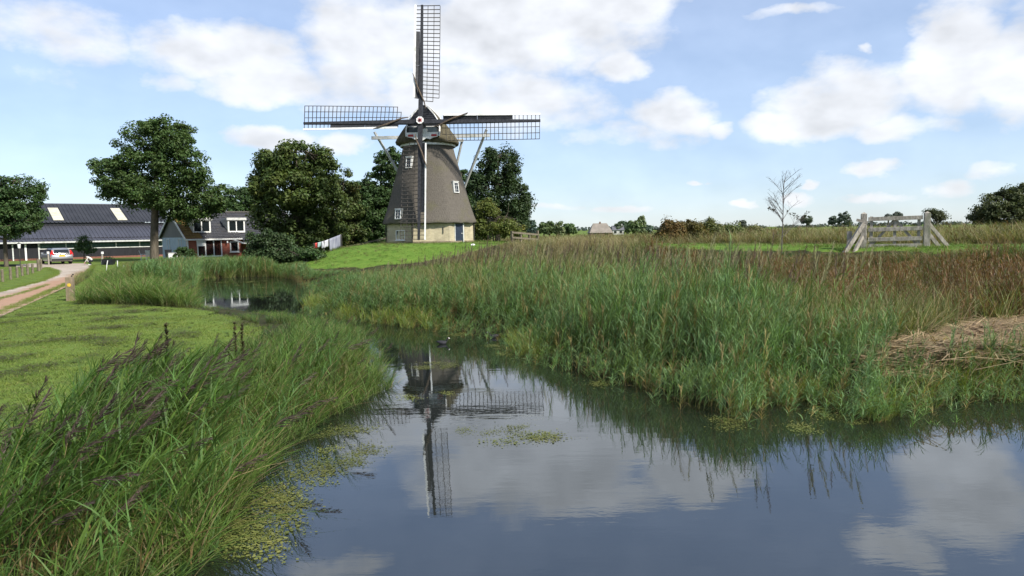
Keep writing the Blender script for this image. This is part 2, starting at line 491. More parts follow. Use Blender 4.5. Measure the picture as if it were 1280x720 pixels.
zl, zm, zc, zd = zone_masks(GV)
lawn_w = np.where((zl | zm | zc) & (gd > 0.3), 1.0, 0.0).reshape(ny, nx)
k = lawn_w.copy()
k[1:-1, 1:-1] = (lawn_w[1:-1, 1:-1]*2+lawn_w[:-2, 1:-1]+lawn_w[2:, 1:-1]+lawn_w[1:-1, :-2]+lawn_w[1:-1, 2:])/6
far_field = (GV[:, 1] > 75) | (np.abs(GV[:, 0]) > 50)
k = np.where(far_field.reshape(ny, nx), 0.75, k)
bright = np.where(zm | zc, 1.0, 0.0)
gme = np_mesh('ground', GV, quads=np.column_stack([ii, ii+1, ii+nx+1, ii+nx]), smooth=True,
              tint=np.column_stack([k.ravel(), bright, np.zeros(len(GV))]))
def lawn_stripes(t, pos):
    "mowing tracks: rings round the middle of the lawn, broken by noise; 0..1"
    c = gp(70, 455, YARD)
    v = t.vmath('MULTIPLY', t.vmath('SUBTRACT', pos, (c.x-1.5, c.y+0.5, 0)), (1.0, 0.62, 0))
    w = t.vmath('SUBTRACT', t.noise(pos, 0.5, 3, 0.5, color=True), (0.5, 0.5, 0.5))
    v = t.vmath('ADD', v, t.scale(w, 0.7))
    r = t.vmath('LENGTH', v, out=1)
    s = t.math('SINE', t.math('MULTIPLY', r, 4.6))
    n = t.noise(t.vmath('MULTIPLY', pos, (1, 0.8, 0)), 1.5, 5, 0.7)
    return t.ramp(t.math('ADD', t.math('MULTIPLY', s, 0.22), n), 0.42, 0.80)
def ground_mat():
    M = bpy.data.materials.new('ground_soil_and_turf'); M.use_nodes = True
    t = NT(M.node_tree); b = M.node_tree.nodes['Principled BSDF']
    b.inputs['Roughness'].default_value = 0.95; b.inputs['Specular IOR Level'].default_value = 0.1
    pos = t.n('ShaderNodeNewGeometry').outputs['Position']
    a = t.n('ShaderNodeAttribute'); a.attribute_name = 'tint'
    kx, ky, _ = t.sep(a.outputs['Vector'])
    n1 = t.noise(pos, 2.2, 6, 0.65); n2 = t.noise(pos, 24.0, 4, 0.7)
    soil = t.mix(t.ramp(n1, 0.3, 0.7), (0.022, 0.026, 0.012), (0.05, 0.05, 0.022))
    turf = t.mix(t.ramp(n1, 0.25, 0.75), (0.105, 0.170, 0.030), (0.155, 0.215, 0.042))
    turf = t.mix(t.ramp(n2, 0.3, 0.7, 0.0, 0.6), turf, (0.07, 0.10, 0.022))
    turf = t.mix(t.math('MULTIPLY', lawn_stripes(t, pos), 0.5), turf, (0.045, 0.058, 0.022))
    green = t.mix(t.ramp(n1, 0.25, 0.75), (0.07, 0.145, 0.02), (0.13, 0.20, 0.035))
    turf = t.mix(t.ramp(ky, 0.3, 0.7), turf, green)
    f = t.ramp(t.math('ADD', kx, t.math('MULTIPLY', t.math('SUBTRACT', n1, 0.5), 0.7)), 0.4, 0.6)
    t.put(b.inputs['Base Color'], t.mix(f, soil, turf))
    bn = t.n('ShaderNodeBump'); bn.inputs['Strength'].default_value = 0.7; bn.inputs['Distance'].default_value = 0.04
    t.put(bn.inputs['Height'], t.noise(pos, 30.0, 5, 0.7)); t.put(b.inputs['Normal'], bn.outputs[0])
    return M
gme.materials.append(ground_mat())
link('ground', gme, kind='structure')

# water
def water_mat():
    M = bpy.data.materials.new('canal_water'); M.use_nodes = True
    t = NT(M.node_tree); M.node_tree.nodes.remove(M.node_tree.nodes['Principled BSDF'])
    pos = t.n('ShaderNodeNewGeometry').outputs['Position']
    h = t.noise(t.vmath('MULTIPLY', pos, (0.55, 1.7, 1)), 2.6, 3, 0.5)
    h2 = t.noise(t.vmath('MULTIPLY', pos, (1.0, 1.8, 1)), 11.0, 2, 0.5)
    calm = t.ramp(t.noise(pos, 0.16, 3, 0.5), 0.35, 0.65, 0.25, 1.0)
    hh = t.math('MULTIPLY', t.math('ADD', h, t.math('MULTIPLY', h2, 0.16)), calm)
    bn = t.n('ShaderNodeBump'); bn.inputs['Strength'].default_value = 0.032; bn.inputs['Distance'].default_value = 0.05
    t.put(bn.inputs['Height'], hh)
    fr = t.n('ShaderNodeFresnel'); fr.inputs['IOR'].default_value = 2.4
    t.put(fr.inputs['Normal'], bn.outputs[0])
    gl = t.n('ShaderNodeBsdfGlossy'); gl.inputs['Roughness'].default_value = 0.015
    gl.inputs['Color'].default_value = (0.90, 0.95, 1.0, 1)
    t.put(gl.inputs['Normal'], bn.outputs[0])
    df = t.n('ShaderNodeBsdfDiffuse'); df.inputs['Color'].default_value = (0.010, 0.012, 0.009, 1)
    mx = t.n('ShaderNodeMixShader')
    t.put(mx.inputs[0], fr.outputs[0])
    t.t.links.new(df.outputs[0], mx.inputs[1]); t.t.links.new(gl.outputs[0], mx.inputs[2])
    t.t.links.new(mx.outputs[0], M.node_tree.nodes['Material Output'].inputs[0])
    return M
wb = bmesh.new()
# one flat sheet just larger than the water's outline (its rim runs inside the banks)
c_ = [wb.verts.new((x, y, 0)) for x, y in ((-34, -34), (62, -34), (62, 54), (-34, 54))]
wb.faces.new(c_)
wm = bpy.data.meshes.new('water'); wb.to_mesh(wm); wb.free()
wm.materials.append(water_mat())
link('water', wm, kind='structure')

# drive
def drive_mat():
    M = bpy.data.materials.new('gravel_drive'); M.use_nodes = True
    t = NT(M.node_tree); b = M.node_tree.nodes['Principled BSDF']
    b.inputs['Roughness'].default_value = 0.95; b.inputs['Specular IOR Level'].default_value = 0.15
    pos = t.n('ShaderNodeNewGeometry').outputs['Position']
    c = t.mix(t.ramp(t.noise(pos, 1.2, 6, 0.7), 0.3, 0.7), (0.30, 0.25, 0.205), (0.45, 0.39, 0.33))
    a0, b0 = gp(0, 378, YARD), gp(100, 344, YARD)
    d = (b0-a0); d.z = 0; d.normalize(); nrm = Vector((-d.y, d.x, 0))
    s = t.math('SUBTRACT', t.vmath('DOT_PRODUCT', pos, tuple(nrm), out=1), nrm.dot(a0))
    s = t.math('ADD', s, t.math('MULTIPLY', t.math('SUBTRACT', t.noise(pos, 0.7, 4, 0.6), 0.5), 1.6))
    red = t.math('MULTIPLY', t.ramp(s, -2.2, -0.6), t.ramp(s, 0.2, 1.2, 1.0, 0.0))
    c = t.mix(t.math('MULTIPLY', red, 0.8), c, (0.34, 0.19, 0.115))
    c = t.mix(t.ramp(t.noise(pos, 9, 5, 0.7), 0.45, 0.75, 0.0, 0.6), c, (0.16, 0.13, 0.10))
    t.put(b.inputs['Base Color'], c)
    bn = t.n('ShaderNodeBump'); bn.inputs['Strength'].default_value = 0.8; bn.inputs['Distance'].default_value = 0.03
    t.put(bn.inputs['Height'], t.noise(pos, 25, 5, 0.7)); t.put(b.inputs['Normal'], bn.outputs[0])
    return M
db = bmesh.new()
db.faces.new([db.verts.new(gp(x, y, YARD+0.012)) for x, y in DRIVE])
bmesh.ops.recalc_face_normals(db, faces=db.faces)
if db.faces[:][0].normal.z < 0: bmesh.ops.reverse_faces(db, faces=db.faces)
bmesh.ops.triangulate(db, faces=db.faces)
dm = bpy.data.meshes.new('driveway'); db.to_mesh(dm); db.free()
dm.materials.append(drive_mat())
link('driveway', dm, kind='structure')
def gz_at(x, y): return float(height(np.array([[x, y]]))[0])
def ground_at(px, py, guess=0.45):
    "where the sight line of pixel meets the terrain"
    z = guess
    for _ in range(12):
        p = gp(px, py, z); z = 0.5*z+0.5*gz_at(p.x, p.y)
    return gp(px, py, z)
# ------------------------------------------------------------------ windmill
mill = thing('windmill', 'thatched windmill with black lattice sails on a yellow brick base, standing on the grassy mound', 'windmill', (MILL.x, MILL.y, MILL.z))
FAC = [R(-37.5+45*k) for k in range(8)]     # facet directions, measured from the camera side towards +X
def oct_r(phi, Rc, soft):
    "radius of a softened octagon of circumradius Rc in direction phi"
    a = (phi-FAC[0]+math.pi/8) % (math.pi/4)-math.pi/8
    return Rc*((1-soft)*math.cos(math.pi/8)/math.cos(a)+soft*0.965)
def polar(phi, r, z): return Vector((r*math.sin(phi), -r*math.cos(phi), z))
PROF0 = [(1.58, 3.62), (1.60, 3.93), (1.72, 3.96), (1.95, 3.86), (2.4, 3.70), (3.0, 3.50), (3.6, 3.32), (4.2, 3.15), (5.0, 2.92), (5.6, 2.74), (6.2, 2.57), (6.8, 2.40), (7.4, 2.24), (8.05, 2.08)]
PROF = [(z*(1 if z < 2 else 0.985), r*1.035) for z, r in PROF0]
def tower_r(z):
    for (a, ra), (b, rb) in zip(PROF[1:], PROF[2:]):
        if a <= z <= b: return ra+(rb-ra)*(z-a)/(b-a)
    return PROF[-1][1]
NSEG = 96
vs, fs = [], []
for i, (z, r) in enumerate(PROF):
    for k in range(NSEG):
        ph = 2*math.pi*k/NSEG
        j = 0.02*math.sin(k*7.3+i*2.1)*math.sin(k*3.1-i) if i > 1 else 0.035*math.sin(k*2.7)*math.sin(k*1.3)
        vs.append(polar(ph, oct_r(ph, r, 0.45)+j, z+(0.03*math.sin(k*5.1) if i < 3 else 0)))
for i in range(len(PROF)-1):
    for k in range(NSEG):
        fs.append((i*NSEG+k, i*NSEG+(k+1) % NSEG, (i+1)*NSEG+(k+1) % NSEG, (i+1)*NSEG+k))
MB().add(vs, fs).build('thatched_tower', mTHATCH, mill, smooth=True)
# brick base, eight walls with a low plinth
b = MB()
ring = lambda r, z: [polar(FAC[0]+math.pi/8+k*math.pi/4, r, z) for k in range(8)]
lo, hi = ring(3.80, -1.2), ring(3.75, 1.66)
b.add(lo+hi, [(k, (k+1) % 8, 8+(k+1) % 8, 8+k) for k in range(8)])
b.build('brick_base', mYBRICK, mill)
p = MB()
for k in range(8):
    a, c = ring(3.83, -1.0)[k], ring(3.83, -1.0)[(k+1) % 8]
    p.beam(a+Vector((0, 0, .55)), c+Vector((0, 0, .55)), 0.06, 1.3)
p.build('plinth', mat('damp_brick', (0.16, 0.13, 0.09), (0.24, 0.20, 0.14), 5, 0.9), mill)
for k in (0, 2, 7):
    q = ring(3.84, 0)[k]
    MB().tube([q+Vector((0, 0, 0.0)), q+Vector((0, 0, 1.62))], 0.045, 6).build('drainpipe', mDARKWOOD, mill)
def facet_frame(phi, r, z, tilt=0.0):
    "local frame on a wall: x sideways, y into the wall, z up"
    T = Matrix.Translation(polar(phi, r, z)) @ Matrix.Rotation(phi, 4, 'Z') @ Matrix.Rotation(tilt, 4, 'X')
    return T
def window(parent, T, w, h, nx=2, ny=2, fw=0.06, frame=mWHITE, depth=0.10, bar=0.03, name='window', sill=True):
    f = MB()
    for sx in (-1, 1): f.box((sx*(w/2-fw/2), 0, 0), (fw, depth, h), M=T)
    for sz in (-1, 1): f.box((0, 0, sz*(h/2-fw/2)), (w-2*fw, depth, fw), M=T)
    for i in range(1, nx): f.box((-w/2+w*i/nx, 0.004, 0), (bar, depth*0.7, h-2*fw), M=T)
    for i in range(1, ny): f.box((0, 0.008, -h/2+h*i/ny), (w-2*fw, depth*0.6, bar*0.9), M=T)
    if sill: f.box((0, -depth*0.35, -h/2-0.03), (w+0.1, depth*1.6, 0.05), M=T)
    fo = f.build(name, frame, parent)
    MB().box((0, depth*0.25, 0), (w-fw*1.2, 0.02, h-fw*1.2), M=T).build('pane', mGLASS, fo)
    return fo
def rB(phi):  return 3.77*math.cos(math.pi/8)
window(mill, facet_frame(FAC[0]+R(2), rB(0)+0.0, 0.72), 0.98, 0.78, 3, 2, fw=0.05, bar=0.02)
# windows sitting in the thatch
def dormer(phi, z, w, h, out, nx=2, ny=3):
    r = oct_r(phi, tower_r(z-h/2), 0.45)
    T = facet_frame(phi, r+out, z, R(-8))
    fo = window(mill, T, w, h, nx, ny, fw=0.045, depth=0.08, bar=0.014, sill=False)
    k = MB()
    k.box((0, 0.32, h/2+0.05), (w+0.16, 0.75, 0.06), M=T)
    for sx in (-1, 1): k.box((sx*(w/2+0.03), 0.30, 0), (0.05, 0.6, h), M=T)
    k.build('window_hood', mGREYWHITE, fo)
dormer(FAC[0]+R(6), 6.45, 0.52, 0.86, 0.0)
dormer(FAC[0]+R(3), 2.35, 0.58, 0.76, 0.02, 2, 3)
dormer(FAC[2]-R(2), 4.45, 0.5, 0.85, 0.0, 2, 3)
# doors
T = facet_frame(FAC[2]-R(6), 3.51, 0.84)
d = MB().box((0, 0, 0), (0.78, 0.09, 1.66), M=T); 
do = d.build('door', mNAVY, mill)
MB().box((0.28, -0.07, -0.05), (0.12, 0.04, 0.04), M=T).build('handle', mWHITE, do)
MB().box((0.47, -0.01, -0.02), (0.10, 0.12, 1.62), M=T).box((-0.44, -0.01, -0.02), (0.07, 0.12, 1.62), M=T).build('door_frame', mGREYWHITE, do)
T = facet_frame(FAC[7], 3.48, 0.62)
arch = [(-0.42, -0.62), (0.42, -0.62)]+[(0.42*math.cos(a), 0.35+0.42*math.sin(a)) for a in np.linspace(0, math.pi, 9)]
k = MB().prism(arch, -0.04, 0.05); k.v = [tuple(T @ Vector(v)) for v in k.v]
k.build('arched_door', mDARKWOOD, mill)
for dxx in (-0.9, 0.95):
    T = facet_frame(FAC[1], 3.51, 1.05); MB().box((dxx, -0.02, 0), (0.05, 0.03, 0.5), M=T).build('wall_anchor', mBLACK, mill)
# white curb under the cap
cr = MB(); n = 48
vv = [polar(2*math.pi*k/n, r, z) for z, r in ((7.86, 2.2), (7.86, 2.27), (8.1, 2.25), (8.1, 2.2)) for k in range(n)]
cr.add(vv, [(i*n+k, i*n+(k+1) % n, ((i+1) % 4)*n+(k+1) % n, ((i+1) % 4)*n+k) for i in range(4) for k in range(n)])
cr.build('curb', mWHITE, mill)

# cap, sails and tail turn together
YAW = R(-3)
def T_cap(v): return Matrix.Rotation(YAW, 4, 'Z') @ Vector((v[0], v[1], 8.02+(v[2]-8.08)*0.95))
class CB(MB):
    def build(s, *a, **k):
        s.v = [tuple(T_cap(v)) for v in s.v]
        return MB.build(s, *a, **k)
CAPP = [(8.08, 2.25, 1.9, 2.2), (8.10, 2.62, 2.25, 2.6), (8.28, 2.66, 2.3, 2.75), (8.6, 2.50, 2.2, 2.72), (9.0, 2.24, 2.08, 2.58), (9.5, 1.88, 1.95, 2.3), (10.0, 1.50, 1.8, 1.9), (10.5, 1.08, 1.62, 1.4), (10.9, 0.70, 1.45, 0.9), (11.2, 0.36, 1.3, 0.35), (11.32, 0.12, 1.2, 0.1)]
n = 56; vv = []; ff = []
for i, (z, w, f_, bk) in enumerate(CAPP):
    for k in range(n):
        a = 2*math.pi*k/n
        s_, c_ = math.sin(a), math.cos(a)
        x = 0.95*w*math.copysign(abs(s_)**0.85, s_)
        y = -f_*abs(c_)**0.55 if c_ > 0 else bk*abs(c_)**0.9
        vv.append((x*(1+0.012*math.sin(k*3.7+i)), y, z+0.02*math.sin(k*2.3)))
for i in range(len(CAPP)-1):
    for k in range(n): ff.append((i*n+k, i*n+(k+1) % n, (i+1)*n+(k+1) % n, (i+1)*n+k))
ff.append(tuple(range((len(CAPP)-1)*n, len(CAPP)*n))); ff.append(tuple(reversed(range(n))))
CB().add(vv, ff).build('thatched_cap', mCAPTHATCH, mill, smooth=True)
# black boarded gable with white edges
GW = [(8.55, 1.28), (9.1, 1.32), (9.55, 1.25), (10.0, 1.08), (10.4, 0.84), (10.75, 0.56), (11.05, 0.28), (11.25, 0.06)]
def gw(z):
    for (a, ra), (b_, rb) in zip(GW, GW[1:]):
        if a <= z <= b_: return ra+(rb-ra)*(z-a)/(b_-a)
    return 0.05
def gy_(z): return -2.42+(z-8.55)*0.30
gz0 = 9.35
gable = CB()
gable.add([(-gw(z)*1.0, gy_(z)+0.03, z) for z, _ in GW]+[(gw(z), gy_(z)+0.03, z) for z, _ in GW]+[(-gw(z), gy_(z)+0.8, z) for z, _ in GW]+[(gw(z), gy_(z)+0.8, z) for z, _ in GW],
          [(i, i+8, i+9, i+1) for i in range(7)]+[(16+i, i, i+1, 17+i) for i in range(7)]+[(8+i, 24+i, 25+i, 9+i) for i in range(7)])
go = gable.build('gable', mBLACK, mill)
for i in range(11):
    z0 = 9.42+i*0.165; z1 = z0+0.155
    q = CB()
    y0 = gy_(z0)
    q.add([(-gw(z0), y0-0.025, z0), (gw(z0), y0-0.025, z0), (gw(z1), gy_(z1), z1), (-gw(z1), gy_(z1), z1), (-gw(z0), y0+0.02, z0), (gw(z0), y0+0.02, z0)],
          [(0, 1, 2, 3), (4, 5, 1, 0)])
    q.build('board', mBLACK, go)
pan = CB().box((0, gy_(8.95)-0.02, 9.02), (2.2, 0.04, 0.62)).build('gable_window', mat('dark_glass', (0.02, 0.03, 0.035), (0.035, 0.05, 0.06), 3, 0.25), mill)
tr = CB()
for sx in (-1, 1):
    pts = [(sx*(gw(z)+0.03), gy_(z)-0.03, z) for z in np.linspace(8.55, 11.25, 14)]
    for a, c in zip(pts, pts[1:]): tr.beam(a, c, 0.11, 0.06)
    pts = [(sx*(gw(z)+0.42*(11.4-z)/2.4), gy_(z)+0.34, z+0.10) for z in np.linspace(9.6, 11.25, 9)]
    for a, c in zip(pts, pts[1:]): tr.beam(a, c, 0.10, 0.05)
tr.box((0, gy_(9.36)-0.05, 9.37), (2.4, 0.06, 0.06))
tr.build('white_trim', mWHITE, mill)
# the decorated board below the shaft
bd = CB()
out = [(-1.25, 8.86), (1.25, 8.86), (1.2, 8.48), (0.85, 8.42), (0.6, 8.28), (0.3, 8.36), (0, 8.18), (-0.3, 8.36), (-0.6, 8.28), (-0.85, 8.42), (-1.2, 8.48)]
bd.prism(out, gy_(8.5)-0.14, gy_(8.5)-0.08)
bo = bd.build('beard_board', mWHITE, mill)
for sx in (-1, 1): CB().box((sx*0.92, gy_(8.5)-0.155, 8.60), (0.42, 0.03, 0.17)).build('red_panel', mRED, bo)
CB().box((0, -2.35, 8.98), (0.7, 0.5, 0.34)).build('stone_beam', mWHITE, mill)

# hub, shaft and the four sails
TILT = R(9)
HUB = Vector((0, -3.15, 9.50))
S0 = Matrix.Rotation(YAW, 4, 'Z') @ Matrix.Translation(HUB) @ Matrix.Rotation(-TILT, 4, 'X')
k = MB(); k.tube([(0, -0.28, 0), (0, 1.9, 0)], [0.26, 0.3], 12); k.v = [tuple(S0 @ Vector(v)) for v in k.v]
k.build('windshaft', mBLACK, mill)
hubm = MB()
oc = [(0.30*math.cos(a), 0.30*math.sin(a)) for a in np.linspace(0, 2*math.pi, 9)[:-1]+math.pi/8]
hubm.prism(oc, -0.40, -0.30); hubm.v = [tuple(S0 @ Vector(v)) for v in hubm.v]
ho = hubm.build('hub_plate', mWHITE, mill)
star = MB()
st = [((0.24 if i % 2 == 0 else 0.10)*math.cos(a), (0.24 if i % 2 == 0 else 0.10)*math.sin(a)) for i, a in enumerate(np.linspace(0, 2*math.pi, 17)[:-1])]
star.prism(st, -0.415, -0.40); star.v = [tuple(S0 @ Vector(v)) for v in star.v]
star.build('star', mRED, ho)
sq = MB().box((0, -0.44, 0), (0.14, 0.06, 0.14)); sq.v = [tuple(S0 @ Vector(v)) for v in sq.v]
sq.build('shaft_end', mBLACK, ho)
RL = 9.3
mSAIL = mat('tarred_wood', (0.012, 0.013, 0.016), (0.035, 0.036, 0.042), 6, 0.6)
mBAR = mat('sail_bars', (0.04, 0.036, 0.033), (0.075, 0.066, 0.058), 6, 0.7)
mROPE = mat('rolled_sailcloth', (0.07, 0.05, 0.035), (0.13, 0.10, 0.075), 8, 0.9)
def twist(u): return R(17)*(1-(u-1.5)/(RL-1.5))
for q in range(4):
    # u outward, v towards the trailing edge, w towards the mill
    A = S0 @ Matrix.Rotation(R(90*q)+R(0.7), 4, 'Y') @ Matrix(((0, 1, 0, 0), (0, 0, 1, 0), (1, 0, 0, 0), (0, 0, 0, 1)))
    # Matrix maps (u,v,w) -> (x=v, y=w, z=u)
    off = -0.12 if q % 2 == 0 else 0.12
    def P(u, v, w=0.0):
        a = twist(u) if u > 1.4 else twist(1.4)
        return A @ Vector((u, v*math.cos(a), off+w+v*math.sin(a)))
    spar = MB()
    spar.beam(P(-0.05, 0), P(RL, 0), 0.34, 0.34, up=A.to_3x3() @ Vector((0, 0, 1)), w2=0.17, h2=0.17)
    so_ = spar.build('sail', mSAIL, mill)
    upn = A.to_3x3() @ Vector((0, 0, 1))
    nb = 25
    for i in range(nb):
        u = 1.62+(RL-0.06-1.62)*i/(nb-1)
        lead = -0.50 if u > 7.15 else -0.12
        v1 = 1.42 if i > 0 else 0.95
        MB().beam(P(u, lead, -0.02), P(u, v1, -0.02), 0.045, 0.055, up=upn).build('sail_bar', mBAR, so_)
    for v in (0.46, 0.94, 1.42):
        l = MB()
        us = np.linspace(1.62 if v < 1.2 else 1.62+(RL-1.68)/(nb-1), RL-0.06, 12)
        for a, c in zip(us, us[1:]): l.beam(P(a, v, 0.035), P(c, v, 0.035), 0.04, 0.045, up=upn)
        l.build('hem_lath', mBAR, so_)
    for a, c in ((1.75, 4.4), (4.42, 7.15)):
        wbd = MB()
        us = np.linspace(a, c, 6)
        for s0, s1 in zip(us, us[1:]):
            wbd.add([P(s0, -0.14, -0.03), P(s1, -0.14, -0.03), P(s1, -0.47, -0.08), P(s0, -0.47, -0.08), P(s0, -0.14, 0.0), P(s1, -0.14, 0.0), P(s1, -0.47, -0.05), P(s0, -0.47, -0.05)],
                    [(0, 1, 2, 3), (7, 6, 5, 4), (0, 4, 5, 1), (2, 6, 7, 3)])
        wbd.build('wind_board', mSAIL, so_)
    ed = MB()
    us = np.linspace(1.8, RL, 12)
    for s0, s1 in zip(us, us[1:]): ed.beam(P(s0, -0.50, -0.09), P(s1, -0.50, -0.09), 0.15 if q != 2 else 0.11, 0.05, up=upn)
    ed.build('leading_edge', mWHITE, so_)
    rp = MB()
    sgn = 1
    pts = [P(1.0, 0.42, -0.12), P(1.5, 0.30, -0.22), P(2.0, 0.05, -0.26), P(2.6, -0.22, -0.24), P(3.2, -0.42, -0.2), P(3.7, -0.62, -0.16)]
    rp.tube(pts, [0.035, 0.06, 0.07, 0.07, 0.05, 0.03], 6)
    rp.build('rolled_sail', mROPE, so_)
# tail: long cross beam through the cap with braces going down behind the tower
CB().beam((-5.0, 1.35, 9.02), (5.0, 1.35, 9.02), 0.2, 0.28).build('cross_beam', mGREYWHITE, mill)
for sx in (-1, 1):
    CB().beam((sx*4.75, 1.35, 9.55), (sx*0.9, 5.6, 1.2), 0.16, 0.16).build('long_brace', mGREYWHITE, mill)
CB().beam((-2.6, 2.2, 8.75), (2.7, 2.2, 8.75), 0.18, 0.22).build('short_beam', mGREYWHITE, mill)
for sx in (-1, 1):
    CB().beam((sx*2.6, 2.2, 8.85), (sx*0.5, 5.2, 2.0), 0.15, 0.15).build('short_brace', mGREYWHITE, mill)
CB().beam((0, 2.2, 8.7), (0, 5.9, 0.9), 0.26, 0.26).build('tail_pole', mGREYWHITE, mill)
CB().tube([(-0.55, 5.8, 1.0), (0.55, 5.8, 1.0)], 0.2, 10).build('winch', mDARKWOOD, mill)

# notice by the mill door
g = ground_at(575, 303, 1.9)
t_ = thing('notice_board', 'small white notice on a dark post in front of the mill door', 'sign', g)
MB().box((0, 0.03, 0.45), (0.07, 0.05, 0.95)).build('post', mDARKWOOD, t_)
MB().box((0, -0.01, 0.95), (0.30, 0.025, 0.34)).build('panel', mWHITE, t_)
# white ring stones round the mound
for i, (x, y, lab) in enumerate(((447, 311, 'white stone on the mound grass, beside the slanting timber edge'), (471, 309.5, 'white stone at the left foot of the mill, near the corner of the brick base'),
                            (401, 321.5, 'flat white stone low on the mound below the clothes line'), (591, 307, 'white stone in the grass before the right corner of the mill'), (618, 305, 'white stone in the grass under the yellow green willow shrub'))):
    g = ground_at(x, y+1, 1.5)
    bm = bmesh.new(); bmesh.ops.create_icosphere(bm, subdivisions=2, radius=0.16)
    for v in bm.verts: v.co *= 1+0.18*math.sin(v.co.x*40+i)*math.cos(v.co.y*31+i*2)
    for v in bm.verts: v.co.z *= 0.75; v.co.x *= (1.5 if i == 2 else 1.0)
    me = bpy.data.meshes.new('stone'); bm.to_mesh(me); bm.free(); me.materials.append(mWHITE)
    o = link('stone', me, label=lab, category='stone', group='white stones round the mill mound'); o.location = g+Vector((0, 0, 0.08))

# ------------------------------------------------------------------ farm buildings (both turned about 40 degrees)
mROOF = mat('dark_metal_roof', (0.040, 0.042, 0.055), (0.058, 0.060, 0.078), 0.7, 0.45, spec=0.4)
mROOF2 = mat('old_metal_roof', (0.022, 0.024, 0.030), (0.034, 0.036, 0.043), 0.7, 0.6)
mTAR = mat('tarred_boards', (0.010, 0.010, 0.013), (0.02, 0.02, 0.024), 3, 0.8, stretch=(6, 6, 0.5))
mSKYL = mat('skylight_sheet', (0.42, 0.40, 0.31), (0.54, 0.52, 0.42), 3, 0.5, c3=(0.36, 0.36, 0.24))
mCURT = mat('green_wind_curtain', (0.035, 0.075, 0.065), (0.055, 0.10, 0.09), 2, 0.6)
A_B = R(40)
B0 = at(30, 325.5, 78); B0.z = YARD
barn = thing('barn', 'long low black barn with dark ribbed metal roof and two pale skylights', 'barn', B0, A_B)
BL, EAVE, SL = 30.0, 2.0, R(20)
X0 = -14.0
def ribbed(x0, x1, y0, z0, y1, z1, pitch=0.40, h=0.07):
    b = MB(); n = int((x1-x0)/pitch)
    prof = []
    for i in range(n):
        x = x0+i*pitch
        prof += [(x, 0), (x+pitch*0.62, 0), (x+pitch*0.70, h), (x+pitch*0.92, h)]
    prof.append((x0+n*pitch, 0))
    vs = [(x, y0, z0+dz) for x, dz in prof]+[(x, y1, z1+dz) for x, dz in prof]
    k = len(prof)
    b.add(vs, [(i, i+1, k+i+1, k+i) for i in range(k-1)])
    return b
MB().box((X0+BL/2, 0.15, 0.55), (BL, 0.24, 1.24)).build('front_wall', mTAR, barn)
MB().box((X0+BL/2, 0.10, 0.10), (BL, 0.3, 0.22)).build('brick_plinth', mat('plinth_brick', (0.16, 0.07, 0.05), (0.22, 0.10, 0.07), 4, 0.9), barn)
MB().box((X0+BL/2, 9, 1.2), (BL-0.4, 17.4, 2.4)).build('inner_hall', mTAR, barn)
L1 = 5.3
ye, ze = -0.55, EAVE
yl, zl_ = ye+L1*math.cos(SL), ze+L1*math.sin(SL)
ribbed(X0, X0+BL, ye, ze, yl, zl_).build('lower_roof', mROOF, barn)
SU = R(21); L2 = 6.7
yu, zu = yl-0.35, zl_+0.34
yr, zr = yu+L2*math.cos(SU), zu+L2*math.sin(SU)
ribbed(X0-0.3, X0+BL+0.3, yu, zu, yr, zr).build('upper_roof', mROOF2, barn)
MB().add([(X0, yr, zr), (X0+BL, yr, zr), (X0+BL, yr+7, zr-2.6), (X0, yr+7, zr-2.6)], [(0, 1, 2, 3)]).build('rear_roof', mROOF2, barn)
MB().box((X0+BL/2, yl-0.1, zl_+0.14), (BL, 0.12, 0.34)).build('step_board', mBLACK, barn)
MB().beam((X0-0.3, yr, zr+0.03), (X0+BL+0.3, yr, zr+0.03), 0.30, 0.10).build('ridge_cap', mat('ridge_metal', (0.10, 0.11, 0.13), (0.14, 0.15, 0.17), 3, 0.5), barn)
MB().beam((X0, ye-0.03, ze-0.06), (X0+BL, ye-0.03, ze-0.06), 0.12, 0.16).build('gutter', mGREYWHITE, barn)
for xs in (-3.1, 3.6, 10.3):
    a0, a1 = 0.10, 0.74
    q = MB()
    ys = [yu+L2*math.cos(SU)*a for a in (a0, a1)]; zs = [zu+L2*math.sin(SU)*a+0.11 for a in (a0, a1)]
    q.add([(xs, ys[0], zs[0]), (xs+1.05, ys[0], zs[0]), (xs+1.05, ys[1], zs[1]), (xs, ys[1], zs[1]), (xs, ys[0], zs[0]-0.05), (xs+1.05, ys[0], zs[0]-0.05), (xs+1.05, ys[1], zs[1]-0.05), (xs, ys[1], zs[1]-0.05)],
          [(0, 1, 2, 3), (4, 5, 1, 0), (5, 6, 2, 1), (7, 4, 0, 3), (6, 7, 3, 2)])
    q.build('skylight', mSKYL, barn)
for i in range(9):
    x0 = 1.45+i*2.5
    fr = MB()
    fr.box((x0+1.25, 0.02, 1.21), (2.5, 0.10, 0.09)).box((x0+0.05, 0.02, 1.58), (0.12, 0.10, 0.65))
    fo = fr.build('window', mGREYWHITE, barn)
    MB().box((x0+1.3, 0.06, 1.58), (2.38, 0.05, 0.64)).build('pane', mCURT, fo)
for i, x0 in enumerate((-4.6, -2.2, -0.95, 0.25)):
    w = (2.3, 1.2, 1.1, 1.1)[i]
    dd = MB().box((x0+w/2, 0.0, 0.98), (w, 0.1, 1.9)).build('door', mTAR, barn)
    MB().box((x0+w+0.05, -0.05, 0.98), (0.12 if i != 2 else 0.17, 0.16, 1.92)).build('door_post', mGREYWHITE if i != 2 else mWHITE, dd)

